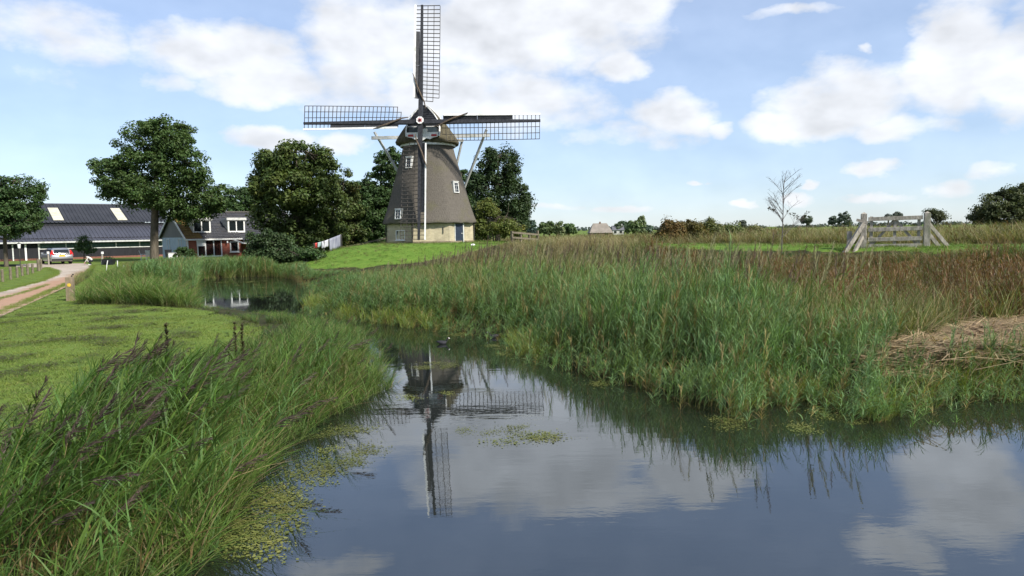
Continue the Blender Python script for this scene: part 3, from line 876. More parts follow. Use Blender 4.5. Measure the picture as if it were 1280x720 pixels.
# farmhouse
mTILE = mat('roof_tiles', (0.030, 0.031, 0.036), (0.060, 0.060, 0.066), 5, 0.5, spec=0.4, c3=(0.075, 0.07, 0.06))
mMOSS = mat('mossy_roof_tiles', (0.12, 0.075, 0.02), (0.20, 0.13, 0.03), 2.2, 0.8, c3=(0.05, 0.045, 0.035))
mBLUEW = mat('pale_blue_render', (0.36, 0.45, 0.50), (0.44, 0.53, 0.57), 2, 0.8)
mGREYB = mat('grey_gable_boards', (0.15, 0.15, 0.14), (0.21, 0.21, 0.195), 3, 0.8, stretch=(8, 8, 0.4))
A_H = R(42)
H0 = at(235, 326, 73); H0.z = YARD
house = thing('farmhouse', 'red brick farmhouse with dark tiled roof, two white dormers and a pale blue gable end', 'house', H0, A_H)
HW, HL, HE = 8.4, 5.5, 2.25          # local x along the front, y into the house; the gable end is at x=0
RH = 2.55
def tiled(x0, x1, y0, z0, y1, z1, cols=None, rows=None):
    cols = cols or int((x1-x0)/0.26); Ls = math.hypot(y1-y0, z1-z0); rows = rows or int(Ls/0.33)
    sy, sz = (y1-y0)/Ls, (z1-z0)/Ls
    b = MB(); vs = []; fs = []
    up = Vector((0, -sz, sy)) if sy > 0 else Vector((0, sz, -sy))
    for r in range(rows):
        for e, lift in ((0, 0.055), (1, 0.012)):
            s = (r+e)/rows*Ls
            for c in range(cols*3+1):
                wv = (0.0, 0.028, 0.012)[c % 3]
                p = Vector((x0+(x1-x0)*c/(cols*3), y0+sy*s, z0+sz*s))+up*(lift+wv+0.006*math.sin(r*13.7+(c//3)*7.1))
                vs.append(p)
    k = cols*3+1
    for r in range(2*rows-1):
        for c in range(k-1): fs.append((r*k+c, r*k+c+1, (r+1)*k+c+1, (r+1)*k+c))
    return b.add(vs, fs)
wf = MB().box((HL/2, 0.15, HE/2-0.3), (HL, 0.3, HE+0.6)); wf.build('front_wall', mRBRICK, house)
MB().box((0.15, HW/2, HE/2-0.3), (0.3, HW-0.62, HE+0.6)).build('end_wall', mBLUEW, house)
gp_ = MB().prism([(0.0, HE), (HW, HE), (HW/2, HE+RH)], 0.02, 0.25, axis='X'); gp_.build('gable', mGREYB, house)
MB().box((HL/2+0.2, HW/2+0.3, HE/2), (HL-0.3, HW-0.7, HE-0.1)).build('inner_walls', mRBRICK, house)
ov = 0.35; dzo = ov*RH/(HW/2)
tiled(1.45, HL, -ov, HE-dzo+0.05, HW/2, HE+RH+0.05).build('roof', mTILE, house)
tiled(-0.25, 1.45, -ov, HE-dzo+0.05, HW/2, HE+RH+0.05).build('mossy_roof', mMOSS, house)
tiled(-0.25, HL, HW+ov, HE-dzo+0.05, HW/2, HE+RH+0.05).build('rear_roof', mTILE, house)
barge = MB()
barge.beam((-0.28, -ov, HE-dzo), (-0.28, HW/2, HE+RH+0.02), 0.08, 0.2).beam((-0.28, HW+ov, HE-dzo), (-0.28, HW/2, HE+RH+0.02), 0.08, 0.2)
barge.build('bargeboard', mWHITE, house)
MB().beam((-0.28, -ov-0.02, HE-dzo-0.02), (HL, -ov-0.02, HE-dzo-0.02), 0.12, 0.15).build('gutter', mWHITE, house)
MB().box((0.02, -0.03, HE/2-0.1), (0.14, 0.12, HE-0.1)).build('corner_board', mWHITE, house)
# right wing, a little higher and deeper
WL, RH2 = 7.0, 2.68
MB().box((HL+WL/2, 1.0, HE/2-0.5), (WL, 0.3, HE+0.1)).build('wing_wall', mRBRICK, house)
tiled(HL, HL+WL, -0.9, HE-0.65, HW/2, HE+RH2, ).build('wing_roof', mTILE, house)
tiled(HL, HL+WL, HW+0.9, HE-0.65, HW/2, HE+RH2).build('wing_rear_roof', mTILE, house)
MB().prism([(-0.8, HE-0.7), (HW+0.8, HE-0.7), (HW/2, HE+RH2-0.05)], HL+WL-0.3, HL+WL-0.1, axis='X').build('wing_gable', mRBRICK, house)
MB().beam((HL-0.1, -0.95, HE-0.7), (HL+WL, -0.95, HE-0.7), 0.12, 0.14).beam((HL-1.1, -ov-0.03, HE-dzo-0.03), (HL-0.1, -0.95, HE-0.7), 0.1, 0.14).build('wing_gutter', mWHITE, house)
MB().beam((HL-0.05, HW/2, HE+RH2+0.06), (HL+WL+0.1, HW/2, HE+RH2+0.06), 0.3, 0.12).build('ridge', mat('ridge_tiles', (0.07, 0.065, 0.06), (0.12, 0.11, 0.10), 4, 0.8), house)
MB().beam((HL+WL, -0.9, HE-0.6), (HL+WL, HW/2, HE+RH2+0.05), 0.1, 0.2).build('wing_bargeboard', mWHITE, house)
def yz_roof(y): return HE+RH*(y/(HW/2))
for x in (1.75, 5.35):
    T = Matrix.Translation((x, 0.75, HE+1.12))
    fo = window(house, T, 1.75, 1.25, 2, 1, fw=0.11, depth=0.14, bar=0.10, name='dormer_window')
    k = MB()
    k.box((x, 1.35, HE+1.88), (2.1, 1.6, 0.26))
    k.build('dormer_roof', mGREYWHITE, fo)
    k = MB()
    for sx in (-1, 1): k.prism([(0.72, HE+0.45), (0.72, HE+1.77), (2.8, HE+1.77)], x+sx*0.90-0.03, x+sx*0.90+0.03, axis='X')
    k.build('cheek', mGREYWHITE, fo)
T0 = Matrix.Translation((2.2, -0.02, 1.12)); window(house, T0, 2.5, 1.75, 3, 1, fw=0.10, depth=0.12, bar=0.10)
MB().box((1.3, -0.12, 1.70), (0.82, 0.03, 0.72)).build('awning', mWHITE, house)
window(house, Matrix.Translation((4.75, -0.02, 1.2)), 0.95, 1.15, 1, 1, fw=0.12, depth=0.12)
window(house, Matrix.Translation((HL+1.9, 0.82, 1.1)), 1.6, 1.3, 2, 1, fw=0.1, depth=0.12)
TE = Matrix.Rotation(R(-90), 4, 'Z')
for y in (2.1, 5.9):
    T = Matrix.Translation((-0.01, y, 1.25)) @ TE
    window(house, T, 1.0, 1.75, 1, 1, fw=0.07, depth=0.1, sill=False)
lamp = MB(); lamp.tube([(3.95, -0.03, 1.75), (3.95, -0.22, 1.75)], 0.03, 6); lamp.box((3.95, -0.25, 1.7), (0.14, 0.14, 0.22)); lamp.build('wall_lamp', mWHITE, house)
# ------------------------------------------------------------------ trees
def leaf_mesh(centres, radii, n_leaf, size, tint, seed, flat=0.7, up=0.45, narrow=0.55, spread=0.25):
    g = np.random.default_rng(seed)
    idx = np.repeat(np.arange(len(centres)), n_leaf)
    N = len(idx)
    d = g.normal(size=(N, 3)); d /= np.linalg.norm(d, axis=1)[:, None]
    rr = g.random(N)**0.5
    P = centres[idx]+d*(rr*radii[idx])[:, None]*np.array([1, 1, flat])
    nrm = g.normal(size=(N, 3)); nrm /= np.linalg.norm(nrm, axis=1)[:, None]
    nrm = nrm*0.6+d*0.6+np.array([0, 0, up]); nrm /= np.linalg.norm(nrm, axis=1)[:, None]
    a = np.cross(nrm, g.normal(size=(N, 3))); a /= np.linalg.norm(a, axis=1)[:, None]
    b = np.cross(nrm, a)
    s = size*(0.65+0.7*g.random(N))[:, None]
    V = np.stack([P-a*s, P-b*s*narrow+nrm*s*0.12, P+a*s, P+b*s*narrow+nrm*s*0.12], 1).reshape(-1, 3)
    Q = np.arange(N*4).reshape(N, 4)
    t = np.array(tint)[None, :]*(1+spread*(g.random((N, 1))-0.5)*2)
    hue = (g.random(N)-0.5)*spread*0.8
    t[:, 0] *= 1+hue; t = np.repeat(t, 4, 0)
    return V, Q, t
def tree(name, label, base, blobs, trunk_r, tint, n_clump=150, n_leaf=119, leaf=0.148, clump_r=0.75, group=None, seed=1, fork=0.38, cat='tree', stems=1, shell=0.45, bark=None, flat=0.7, spread=0.25, lean=0.0, autumn=None):
    "blobs: crown outline as (dx, dy, dz, rx, ry, rz) from the foot of the trunk"
    g = np.random.default_rng(seed)
    root = thing(name, label, cat, base, 0.0, group)
    B = np.array(blobs, float)
    vol = (B[:, 3]*B[:, 4]+B[:, 3]*B[:, 5]); pr = vol/vol.sum()
    n_clump = int(n_clump*1.0); pick = g.choice(len(B), n_clump, p=pr)
    d = g.normal(size=(n_clump, 3)); d /= np.linalg.norm(d, axis=1)[:, None]
    r = (shell+(1.0-shell)*g.random(n_clump)**0.7)*(1+0.16*(g.random(n_clump) > 0.82)+0.16*(g.random(n_clump) > 0.94))
    C = B[pick, :3]+d*r[:, None]*B[pick, 3:]*0.92
    C = C[C[:, 2] > 0.25]
    rad = clump_r*(0.45+0.95*g.random(len(C)))
    V, Q, t = leaf_mesh(C, rad, n_leaf, leaf, tint, seed+11, flat, spread=spread)
    if autumn is not None:
        k = g.choice(len(C), max(1, len(C)//9), replace=False)
        msk = np.repeat(np.isin(np.arange(len(C)), k), n_leaf*4)
        t[msk] = t[msk]*0.35+np.array(autumn)*0.65
    me = np_mesh('crown', V, quads=Q, tint=t, material=LEAF)
    link('crown', me, root, kind='stuff')
    # trunk, limbs and twigs grow as one piece
    top = (B[:, 2]+B[:, 5]).max()
    zmid = (B[:, 2]*pr).sum(); cx = (B[:, 0]*pr).sum(); cy = (B[:, 1]*pr).sum()
    b = MB()
    zf = fork*top
    for s in range(stems):
        ox, oy = (0, 0) if stems == 1 else (g.normal()*trunk_r*2.5, g.normal()*trunk_r*2)
        kx, ky = (cx*0.5, cy*0.5) if stems == 1 else (cx+g.normal()*B[0, 3]*0.4, cy)
        axis_ = [Vector((ox, oy, -0.25)), Vector((ox, oy, 0.15)), Vector((ox+kx*0.25+lean*0.2, oy+ky*0.2, zf*0.55)), Vector((ox+kx*0.55+lean*0.5, oy+ky*0.5, zf)), Vector((kx+lean+0.1, ky, zf+(top-zf)*0.35)), Vector((kx*1.3+lean, ky*1.2, zf+(top-zf)*0.5)), Vector((kx*1.4+lean, ky*1.2, top*0.93))]
        tr = trunk_r if stems == 1 else trunk_r*0.55
        b.tube(axis_, [tr*1.45, tr*1.15, tr, tr*0.92, tr*0.6, tr*0.32, tr*0.08], 8)
        lim = []
        for i in range(9):
            j = g.integers(len(B)); tgt = B[j, :3]+np.clip(g.normal(size=3), -1, 1)*B[j, 3:]*0.35
            s0 = axis_[3].lerp(axis_[5], g.random()*0.8)
            tgt = Vector(tgt); tgt.z = max(tgt.z, s0.z-0.2*B[j, 5])
            mid = s0.lerp(tgt, 0.5)+Vector((0, 0, -0.04*top*g.random()))
            b.tube([s0, mid, tgt], [tr*0.42, tr*0.28, tr*0.10], 6, cap=False)
            lim += [mid, tgt, s0.lerp(mid, 0.6)]
        lim += axis_[3:6]
        LA = np.array([tuple(v) for v in lim])
        for i in range(s, len(C), stems):
            if g.random() > 0.6: continue
            k = np.argmin(((LA-C[i])**2).sum(1)); s0 = lim[k]; e = Vector(C[i])
            m_ = s0.lerp(e, 0.5)+Vector(g.normal(size=3)*0.12)
            b.tube([s0, m_, e], [tr*0.13+0.01, tr*0.08+0.008, 0.012], 4, cap=False)
    b.build('trunk', bark or mBARK, root, smooth=True)
    return root
def pxtree(name, label, D, foot, ell, trunk_r, tint, z=None, **kw):
    "crown outline from ellipses (x, y, rx, ry) in the photograph at distance D, foot of the trunk at pixel foot"
    f_ = at(foot[0], foot[1], D)
    f_.z = gz_at(f_.x, f_.y) if z is None else z
    s = D/F
    bl = []
    for i, (x, y, rx, ry) in enumerate(ell):
        c = at(x, y, D)
        dep = kw.get('deep', 0.85)
        bl.append((c.x-f_.x, 0.25*rx*s*math.sin(i*2.4), c.z-f_.z, rx*s, rx*s*dep, ry*s))
    kw.pop('deep', None)
    return tree(name, label, f_, bl, trunk_r, tint, **kw)
DARKG, MIDG, OLIVE, SYCA, LIME = (0.044, 0.082, 0.025), (0.055, 0.095, 0.026), (0.066, 0.092, 0.027), (0.060, 0.090, 0.023), (0.105, 0.130, 0.030)
pxtree('yard_tree', 'tall broad ash tree with bare trunk in front of the barn and the farmhouse roof', 70, (193, 327),
       [(195, 185, 50, 36), (170, 205, 38, 30), (230, 205, 36, 34), (140, 218, 26, 20), (205, 165, 38, 20), (190, 235, 58, 28), (250, 240, 30, 24), (150, 235, 26, 16), (222, 262, 44, 14), (128, 208, 14, 12), (268, 250, 18, 16), (245, 260, 40, 12), (160, 250, 22, 9)], 0.36, MIDG, n_clump=400, n_leaf=161, leaf=0.126, clump_r=0.78, seed=3, fork=0.32, spread=0.3)
pxtree('drive_tree', 'smaller round headed tree at the left edge beside the paddock fence', 62, (8, 333),
       [(20, 250, 34, 30), (-8, 265, 34, 30), (30, 272, 26, 22), (12, 232, 24, 18), (-20, 240, 30, 26), (0, 285, 40, 14)], 0.16, DARKG, n_clump=190, n_leaf=161, leaf=0.118, clump_r=0.66, seed=5, fork=0.28)
pxtree('sycamore_tree', 'big dome shaped sycamore with yellowing patches to the right of the farmhouse', 68, (372, 322),
       [(372, 200, 44, 24), (340, 205, 26, 18), (372, 235, 56, 34), (350, 268, 44, 30), (400, 255, 36, 40), (405, 200, 18, 14), (380, 295, 48, 22), (328, 238, 16, 14), (410, 290, 26, 24)], 0.45, SYCA, n_clump=360, n_leaf=161, leaf=0.148, clump_r=0.78, seed=8, autumn=(0.08, 0.10, 0.02), spread=0.3, shell=0.5)
pxtree('back_tree', 'dark tree crown rising behind the farmhouse roof', 96, (305, 318),
       [(300, 255, 30, 22), (322, 250, 24, 22), (285, 262, 18, 14), (318, 280, 30, 24)], 0.3, DARKG, n_clump=130, n_leaf=136, leaf=0.163, clump_r=0.95, seed=12)
pxtree('grove_tree', 'thin topped olive tree between the sycamore and the mill', 72, (432, 318),
       [(428, 235, 20, 26), (436, 265, 24, 32), (420, 280, 24, 26), (440, 292, 22, 18)], 0.2, OLIVE, n_clump=150, n_leaf=119, leaf=0.126, clump_r=0.62, seed=15, group='trees of the grove beside the mill', autumn=(0.07, 0.05, 0.02))
pxtree('grove_tree', 'dark green tree directly left of the mill tower, reaching behind it', 74, (478, 315),
       [(490, 205, 20, 20), (476, 235, 24, 26), (462, 262, 24, 30), (488, 265, 26, 34), (470, 288, 30, 20)], 0.26, DARKG, n_clump=230, n_leaf=144, leaf=0.133, clump_r=0.72, seed=17, group='trees of the grove beside the mill')
pxtree('grove_tree', 'low dark crown filling the gap at the back of the grove, left of the mill', 80, (450, 316),
       [(445, 260, 26, 34), (460, 285, 36, 22), (425, 290, 30, 20), (455, 238, 16, 16), (395, 285, 30, 26)], 0.22, DARKG, n_clump=190, n_leaf=127, leaf=0.148, clump_r=0.85, seed=19, group='trees of the grove beside the mill')
pxtree('mill_tree', 'tall feathery birch like tree close behind the right side of the mill', 71, (622, 300),
       [(625, 215, 28, 28), (640, 245, 26, 34), (612, 240, 24, 30), (605, 275, 24, 24), (645, 275, 20, 24), (618, 196, 16, 12), (652, 258, 14, 22), (596, 222, 12, 18)], 0.26, (0.036, 0.062, 0.022), n_clump=250, n_leaf=136, leaf=0.118, clump_r=0.66, seed=23, flat=1.0, shell=0.4, z=1.2)
pxtree('rear_tree', 'dark tree behind the mill seen between tower and right hand brace', 78, (578, 302),
       [(578, 235, 18, 26), (585, 265, 18, 34), (568, 265, 14, 30)], 0.22, DARKG, n_clump=110, n_leaf=127, leaf=0.141, clump_r=0.7, seed=29, z=1.0)
pxtree('willow_shrub', 'yellow green willow shrub in the grass right of the mill', 60, (618, 303),
       [(612, 275, 20, 22), (600, 285, 16, 16), (632, 285, 20, 14), (645, 290, 14, 9), (606, 262, 12, 12)], 0.09, LIME, n_clump=150, n_leaf=102, leaf=0.081, clump_r=0.42, seed=31, cat='shrub', stems=3, autumn=(0.16, 0.14, 0.03))
pxtree('waterside_bush', 'large dark green bush on the far bank of the pond below the farmhouse', 53, (345, 345),
       [(340, 308, 28, 20), (322, 318, 20, 18), (362, 322, 24, 18), (345, 330, 36, 14), (318, 300, 12, 12)], 0.09, (0.042, 0.072, 0.026), n_clump=220, n_leaf=119, leaf=0.089, clump_r=0.45, seed=33, cat='bush', stems=4, shell=0.3)
pxtree('waterside_bush', 'darker low bush leaning over the pond beside the mown mound', 51, (382, 335),
       [(385, 322, 18, 14), (372, 330, 18, 10), (398, 328, 8, 8)], 0.07, DARKG, n_clump=90, n_leaf=102, leaf=0.089, clump_r=0.42, seed=35, cat='bush', stems=3)
pxtree('garden_shrub', 'round dark shrub against the pale blue end wall of the farmhouse', 70, (232, 324),
       [(228, 316, 9, 8), (238, 318, 6, 6), (222, 320, 6, 5)], 0.05, DARKG, n_clump=40, n_leaf=76, leaf=0.081, clump_r=0.34, seed=37, cat='shrub', stems=2)
pxtree('yard_sapling', 'thin young tree with sparse low crown in front of the black barn wall', 73, (105, 325),
       [(106, 308, 12, 7), (104, 300, 7, 7), (114, 312, 9, 5), (98, 312, 8, 5)], 0.05, DARKG, n_clump=44, n_leaf=54, leaf=0.081, clump_r=0.4, seed=39, fork=0.3)
# shrubs of the overgrown strip behind the dike, right of the mill
for i, (x, y, rx, ry, tint, lab) in enumerate((
    (838, 292, 16, 14, (0.085, 0.062, 0.020), 'brown green bush at the left end of the willow row behind the dike'),
    (862, 290, 18, 14, (0.075, 0.066, 0.020), 'brownish bush second from the left in the willow row'),
    (888, 291, 16, 14, (0.060, 0.070, 0.022), 'taller green bush with brown top in the middle of the willow row'),
    (912, 293, 17, 12, (0.064, 0.078, 0.024), 'green bush right of the middle of the willow row'),
    (940, 295, 17, 10, (0.075, 0.080, 0.030), 'low pale bush at the right end of the willow row'),
    )):
    pxtree('row_willow', lab, 48+i*0.8, (x, 306), [(x, y, rx*1.1, ry*1.15), (x-6, y+6, rx*0.8, ry*0.8), (x+7, y+5, rx*0.8, ry*0.8)], 0.06, tuple(1.5*c for c in tint), n_clump=150, n_leaf=93, leaf=0.074, clump_r=0.34, seed=50+i, cat='bush', stems=4, group='willow bushes behind the dike', shell=0.5, flat=1.1, spread=0.35)
pxtree('field_bush', 'large dark rounded bush at the right edge beyond the reeds', 62, (1262, 292),
       [(1255, 252, 26, 18), (1278, 245, 20, 18), (1236, 262, 18, 12), (1300, 255, 30, 24), (1262, 270, 46, 12)], 0.14, (0.062, 0.078, 0.030), n_clump=210, n_leaf=127, leaf=0.104, clump_r=0.55, seed=61, cat='bush', stems=4, z=0.7)
pxtree('field_bush', 'small straggly bush with bare twigs just right of the wooden gate', 55, (1170, 288),
       [(1168, 268, 10, 6), (1178, 272, 9, 5), (1160, 266, 6, 3)], 0.05, (0.06, 0.075, 0.03), n_clump=34, n_leaf=61, leaf=0.074, clump_r=0.34, seed=63, cat='bush', stems=3, z=0.7)
# bare sapling
def bare_sapling():
    f_ = at(977, 312, 33); f_.z = gz_at(f_.x, f_.y)
    root = thing('bare_sapling', 'leafless thin young tree standing in the reeds left of the gate', 'tree', f_)
    g = np.random.default_rng(71)
    b = MB(); tips = []
    H = at(980, 224, 33).z-f_.z
    def grow(p, d, L, r, lev):
        q = p+d*L*0.5+Vector(g.normal(size=3)*0.02*L); e = p+d*L+Vector(g.normal(size=3)*0.04*L)
        b.tube([p, q, e], [r, r*0.75, r*0.45], 5 if lev < 2 else 3, cap=False)
        tips.append(e)
        if lev == 3: return
        for i in range((20, 5, 3)[lev]):
            t = 0.25+0.72*g.random() if lev == 0 else 0.3+0.65*g.random()
            s = p.lerp(q, t*2) if t < 0.5 else q.lerp(e, t*2-1)
            an = g.random()*6.283
            side = Vector((math.cos(an), math.sin(an), 0))
            dd = (d*0.75+side*(0.75+0.4*g.random())+Vector((0, 0, 0.25))).normalized()
            grow(s, dd, L*(0.42 if lev == 0 else 0.5)*(1.15-t*0.6), r*0.42, lev+1)
    grow(Vector((0, 0, -0.1)), Vector((0.03, 0, 1)).normalized(), H, 0.03, 0)
    b.build('trunk', mat('grey_bark', (0.07, 0.06, 0.055), (0.13, 0.115, 0.105), 8, 0.9), root)
    c = np.array([tuple(t) for t in tips if t.z < H*0.62]); c = c[g.choice(len(c), min(26, len(c)), replace=False)]
    V, Q, t = leaf_mesh(c, np.full(len(c), 0.10), 4, 0.05, (0.05, 0.045, 0.03), 5)
    link('leaf_remnant', np_mesh('leaf_remnant', V, quads=Q, tint=t, material=LEAF), root, kind='stuff')
bare_sapling()
# far trees on the horizon
FAR = [(664, 283, 6, 9, 240, (0.040, 0.062, 0.050), 'bluish far tree peeping out right of the mill tree'),
 (680, 285, 8, 6, 260, (0.06, 0.085, 0.034), 'leftmost round green tree of the far clump right of the mill'),
 (687, 284, 6, 7, 262, (0.055, 0.08, 0.034), 'second round green tree of the far clump right of the mill'),
 (699, 285, 5, 8, 255, (0.085, 0.105, 0.05), 'pale narrow tree in the far clump right of the mill'),
 (711, 285, 8, 7, 260, (0.055, 0.085, 0.034), 'right hand round tree of the far clump right of the mill'),
 (772, 285, 6, 6, 300, (0.05, 0.07, 0.038), 'dark tree left of the far white house'),
 (780, 283, 7, 7, 310, (0.042, 0.064, 0.038), 'dark green tree behind the far white house'),
 (793, 282, 9, 9, 290, (0.07, 0.10, 0.042), 'light green tree right of the far white house'),
 (802, 280, 5, 11, 292, (0.08, 0.105, 0.05), 'tallest pale tree at the right end of the far farm'),
 (811, 286, 4, 5, 300, (0.06, 0.085, 0.06), 'small grey green tree beyond the far farm'),
 (928, 279, 4, 3.5, 380, (0.05, 0.06, 0.05), 'lone small tree on the horizon above the willow row'),
 (1008, 273, 6, 7, 330, (0.05, 0.065, 0.042), 'round far tree right of the bare sapling'),
 (1041, 275, 4, 5, 340, (0.045, 0.06, 0.048), 'small far tree paired with a bigger one left of the gate'),
 (1055, 273, 8, 7, 340, (0.045, 0.06, 0.045), 'bigger far tree just left of the gate'),
 (1110, 271, 4, 3, 360, (0.05, 0.06, 0.05), 'tiny far tree seen over the middle of the gate, left of a larger one'),
 (1121, 269, 6, 4.5, 360, (0.05, 0.06, 0.05), 'larger far tree seen over the middle of the gate')]
for i, (x, y, rx, ry, D, tint, lab) in enumerate(FAR):
    pxtree('far_tree', lab, D, (x, 290), [(x, y, rx, ry), (x-rx*0.4, y+ry*0.45, rx*0.75, ry*0.7), (x+rx*0.45, y+ry*0.4, rx*0.7, ry*0.75)], 0.3, tuple(1.7*c for c in tint), z=0.35, n_clump=60, n_leaf=30, leaf=0.5, clump_r=0.85, seed=80+i, group='far trees on the horizon', fork=0.25)
# thin belt of woodland on the horizon
def far_wood():
    g = np.random.default_rng(99); C = []
    for i in range(420):
        x = g.uniform(-900, 1500); y = g.uniform(950, 1150)
        hgt = g.uniform(1.5, 5.0)*(0.6+0.6*math.sin(x*0.011+1)*math.sin(x*0.004))
        C.append((x, y, 0.3+max(1.0, hgt)))
    C = np.array(C); V, Q, t = leaf_mesh(C, np.full(len(C), 9.0), 28, 2.2, (0.045, 0.062, 0.055), 101, flat=0.35)
    V[:, 2] = np.maximum(V[:, 2], 0.3)
    link('far_wood', np_mesh('far_wood', V, quads=Q, tint=t, material=LEAF), kind='stuff')
far_wood()
# far farm
def far_house(px, base, D, w, dpt, eave, ridge, roofm, wallm, label, name, rz=0.0, hip=0.0):
    p = at(px, base, D); p.z = 0.4
    t = thing(name, label, 'house', p, rz)
    MB().box((0, 0, eave/2), (w-0.6, dpt-0.6, eave)).build('wall', wallm, t)
    b = MB(); w_, d_ = w/2, dpt/2
    vs = [(-w_, -d_, eave-0.2), (w_, -d_, eave-0.2), (w_, d_, eave-0.2), (-w_, d_, eave-0.2), (-w_+hip, 0, ridge), (w_-hip, 0, ridge)]
    b.add(vs, [(0, 1, 5, 4), (2, 3, 4, 5), (3, 0, 4), (1, 2, 5), (3, 2, 1, 0)]).build('roof', roofm, t)
    for x in (-0.25, 0.2):
        MB().box((w*x, -d_+0.28, eave*0.5), (1.0, 0.06, 1.0)).build('window', mGLASS, t)
    return t
fh = far_house(750, 292, 265, 8.6, 9, 1.3, 4.6, mat('grey_brown_roof', (0.17, 0.15, 0.125), (0.24, 0.21, 0.18), 0.5, 0.9), mat('old_brown_brick', (0.14, 0.09, 0.07), (0.2, 0.13, 0.10), 1, 0.9), 'far farmhouse with big hipped grey brown roof on the horizon', 'far_farmhouse', hip=1.8)
MB().box((0, 0, 4.8), (0.6, 0.6, 0.7)).build('chimney', mat('old_brown_brick', (0.14, 0.09, 0.07)), fh)
fw_ = far_house(772, 291.5, 300, 5.0, 5, 2.2, 3.8, mat('slate_grey_roof', (0.10, 0.10, 0.115), (0.14, 0.14, 0.155), 0.5, 0.7), mGREYWHITE, 'small white far house with slate roof among trees on the horizon', 'far_cottage')
MB().box((1.6, 0.0, 3.9), (0.6, 0.6, 1.0)).build('chimney', mWHITE, fw_)

# ------------------------------------------------------------------ fences, posts, gate
def post(name, label, p, h, r, material, group=None, cat='post', square=False, lean=(0, 0), top=None, n=8):
    b = MB()
    if square: b.beam((0, 0, -0.3), (lean[0], lean[1], h), r*2, r*2, up=(0, 1, 0))
    else: b.tube([(0, 0, -0.3), (lean[0]*0.5, lean[1]*0.5, h*0.5), (lean[0], lean[1], h-0.02), (lean[0], lean[1], h)], [r*1.03, r, r*0.97, r*0.82], n)
    o = b.build(name, material, smooth=False, bevel=0.008 if square else 0)
    o.location = p; o['label'] = label; o['category'] = cat
    if group: o['group'] = group
    return o
PP = [(3.5, 352.5), (13.5, 349.5), (21.8, 347), (28, 345), (35, 343.3), (41, 341.7), (48.6, 339), (51.6, 336.8)]
ordw = ['nearest to the left edge', 'second from the left edge', 'third from the left edge', 'fourth from the left edge', 'fifth from the left edge', 'third from the drive end', 'thicker one next to the drive end', 'last one at the drive end']
for i, (x, y) in enumerate(PP):
    post('fence_post', 'short round wooden paddock post, '+ordw[i], gp(x, y, YARD), 0.72+0.05*math.sin(i*2.3)+(0.12 if i >= 6 else 0), 0.075+(0.03 if i == 6 else 0), mPOST, 'wooden posts of the paddock fence', 'fence post', lean=(0.02*math.sin(i*3), 0))
wr = MB()
for hgt in (0.35, 0.6):
    pts = [gp(x, y, YARD)+Vector((0, 0, hgt)) for x, y in PP]
    wr.tube([pts[0]+(pts[0]-pts[1])*2]+pts, 0.006, 4)
w_ = wr.build('fence_wire', mat('wire', (0.12, 0.12, 0.12), rough=0.5, metal=0.6)); w_['label'] = 'two thin wires strung along the paddock posts'; w_['category'] = 'wire'
# waymarker post by the drive
p = gp(88.5, 376, YARD)
wp = thing('marker_post', 'stout square mossy post with a yellow disc at the lawn corner by the drive', 'post', p, R(12))
MB().beam((0, 0, -0.3), (0.01, 0, 0.92), 0.25, 0.25, up=(0, 1, 0)).build('post', mat('mossy_post_wood', (0.17, 0.13, 0.085), (0.28, 0.22, 0.15), 7, 0.9, 0.6, c3=(0.16, 0.15, 0.05), stretch=(1, 1, 0.4)), wp, bevel=0.012)
b = MB(); b.tube([(0.02, -0.131, 0.62), (0.02, -0.140, 0.62)], 0.07, 14); b.build('disc', mat('yellow_lichen_paint', (0.50, 0.32, 0.03), (0.62, 0.42, 0.06), 12, 0.7), wp)
b = MB(); b.tube([(0.06, 0, 0.90), (0.10, 0, 0.99), (0.15, 0.0, 1.03)], [0.02, 0.018, 0.03], 6); b.build('bolt', mDARKWOOD, wp)
# the gate on the dike
PL, PR = at(1079, 309, 31.5), at(1158, 307, 30.6)
for q in (PL, PR): q.z = gz_at(q.x, q.y)
gdir = (PR-PL); glen = Vector((gdir.x, gdir.y, 0)).length
grz = math.atan2(gdir.y, gdir.x)
gate = thing('wooden_gate', 'weathered grey five barred wooden field gate with braced posts on the grassy dike', 'gate', PL, grz)
dzg = PR.z-PL.z
TOP = at(1079, 266, 31.5).z-PL.z
for x, h in ((0, TOP), (glen, TOP-0.02)):
    o = MB().beam((x, 0, -0.3), (x, 0, h-0.05), 0.24, 0.24, up=(0, 1, 0)).build('gate_post', mWOOD, gate, bevel=0.012)
    k = MB(); k.add([(x-0.12, -0.12, h-0.05), (x+0.12, -0.12, h-0.05), (x+0.12, 0.12, h-0.05), (x-0.12, 0.12, h-0.05), (x, 0, h+0.03)], [(0, 1, 4), (1, 2, 4), (2, 3, 4), (3, 0, 4)]); k.build('post_cap', mWOOD, o)
gw_ = glen-0.42
def rail(z0, z1, h=0.17, y=-0.07, t=0.05, x0=None, x1=None):
    x0 = 0.17 if x0 is None else x0; x1 = glen-0.17 if x1 is None else x1
    MB().beam((x0, y, z0), (x1, y, z1), t, h).build('rail', mWOOD, gate, bevel=0.006)
for f0 in (0.80, 0.50, 0.22): rail(TOP*f0+0.02, TOP*f0+0.06)
rail(0.06, 0.09)
for x in (0.30, glen*0.5, glen-0.30):
    MB().box((x, 0.0, TOP*0.46), (0.12, 0.06, TOP*0.86)).build('stile', mWOOD, gate)
MB().beam((0.32, 0.03, 0.10), (glen*0.5, 0.03, TOP*0.80), 0.05, 0.11).build('diagonal', mWOOD, gate)
MB().beam((glen-0.32, 0.03, 0.10), (glen*0.5, 0.03, TOP*0.80), 0.05, 0.11).build('diagonal', mWOOD, gate)
MB().beam((-0.02, -0.13, TOP*0.70), (-0.80, -0.55, -0.28), 0.13, 0.17).build('post_brace', mWOOD, gate)
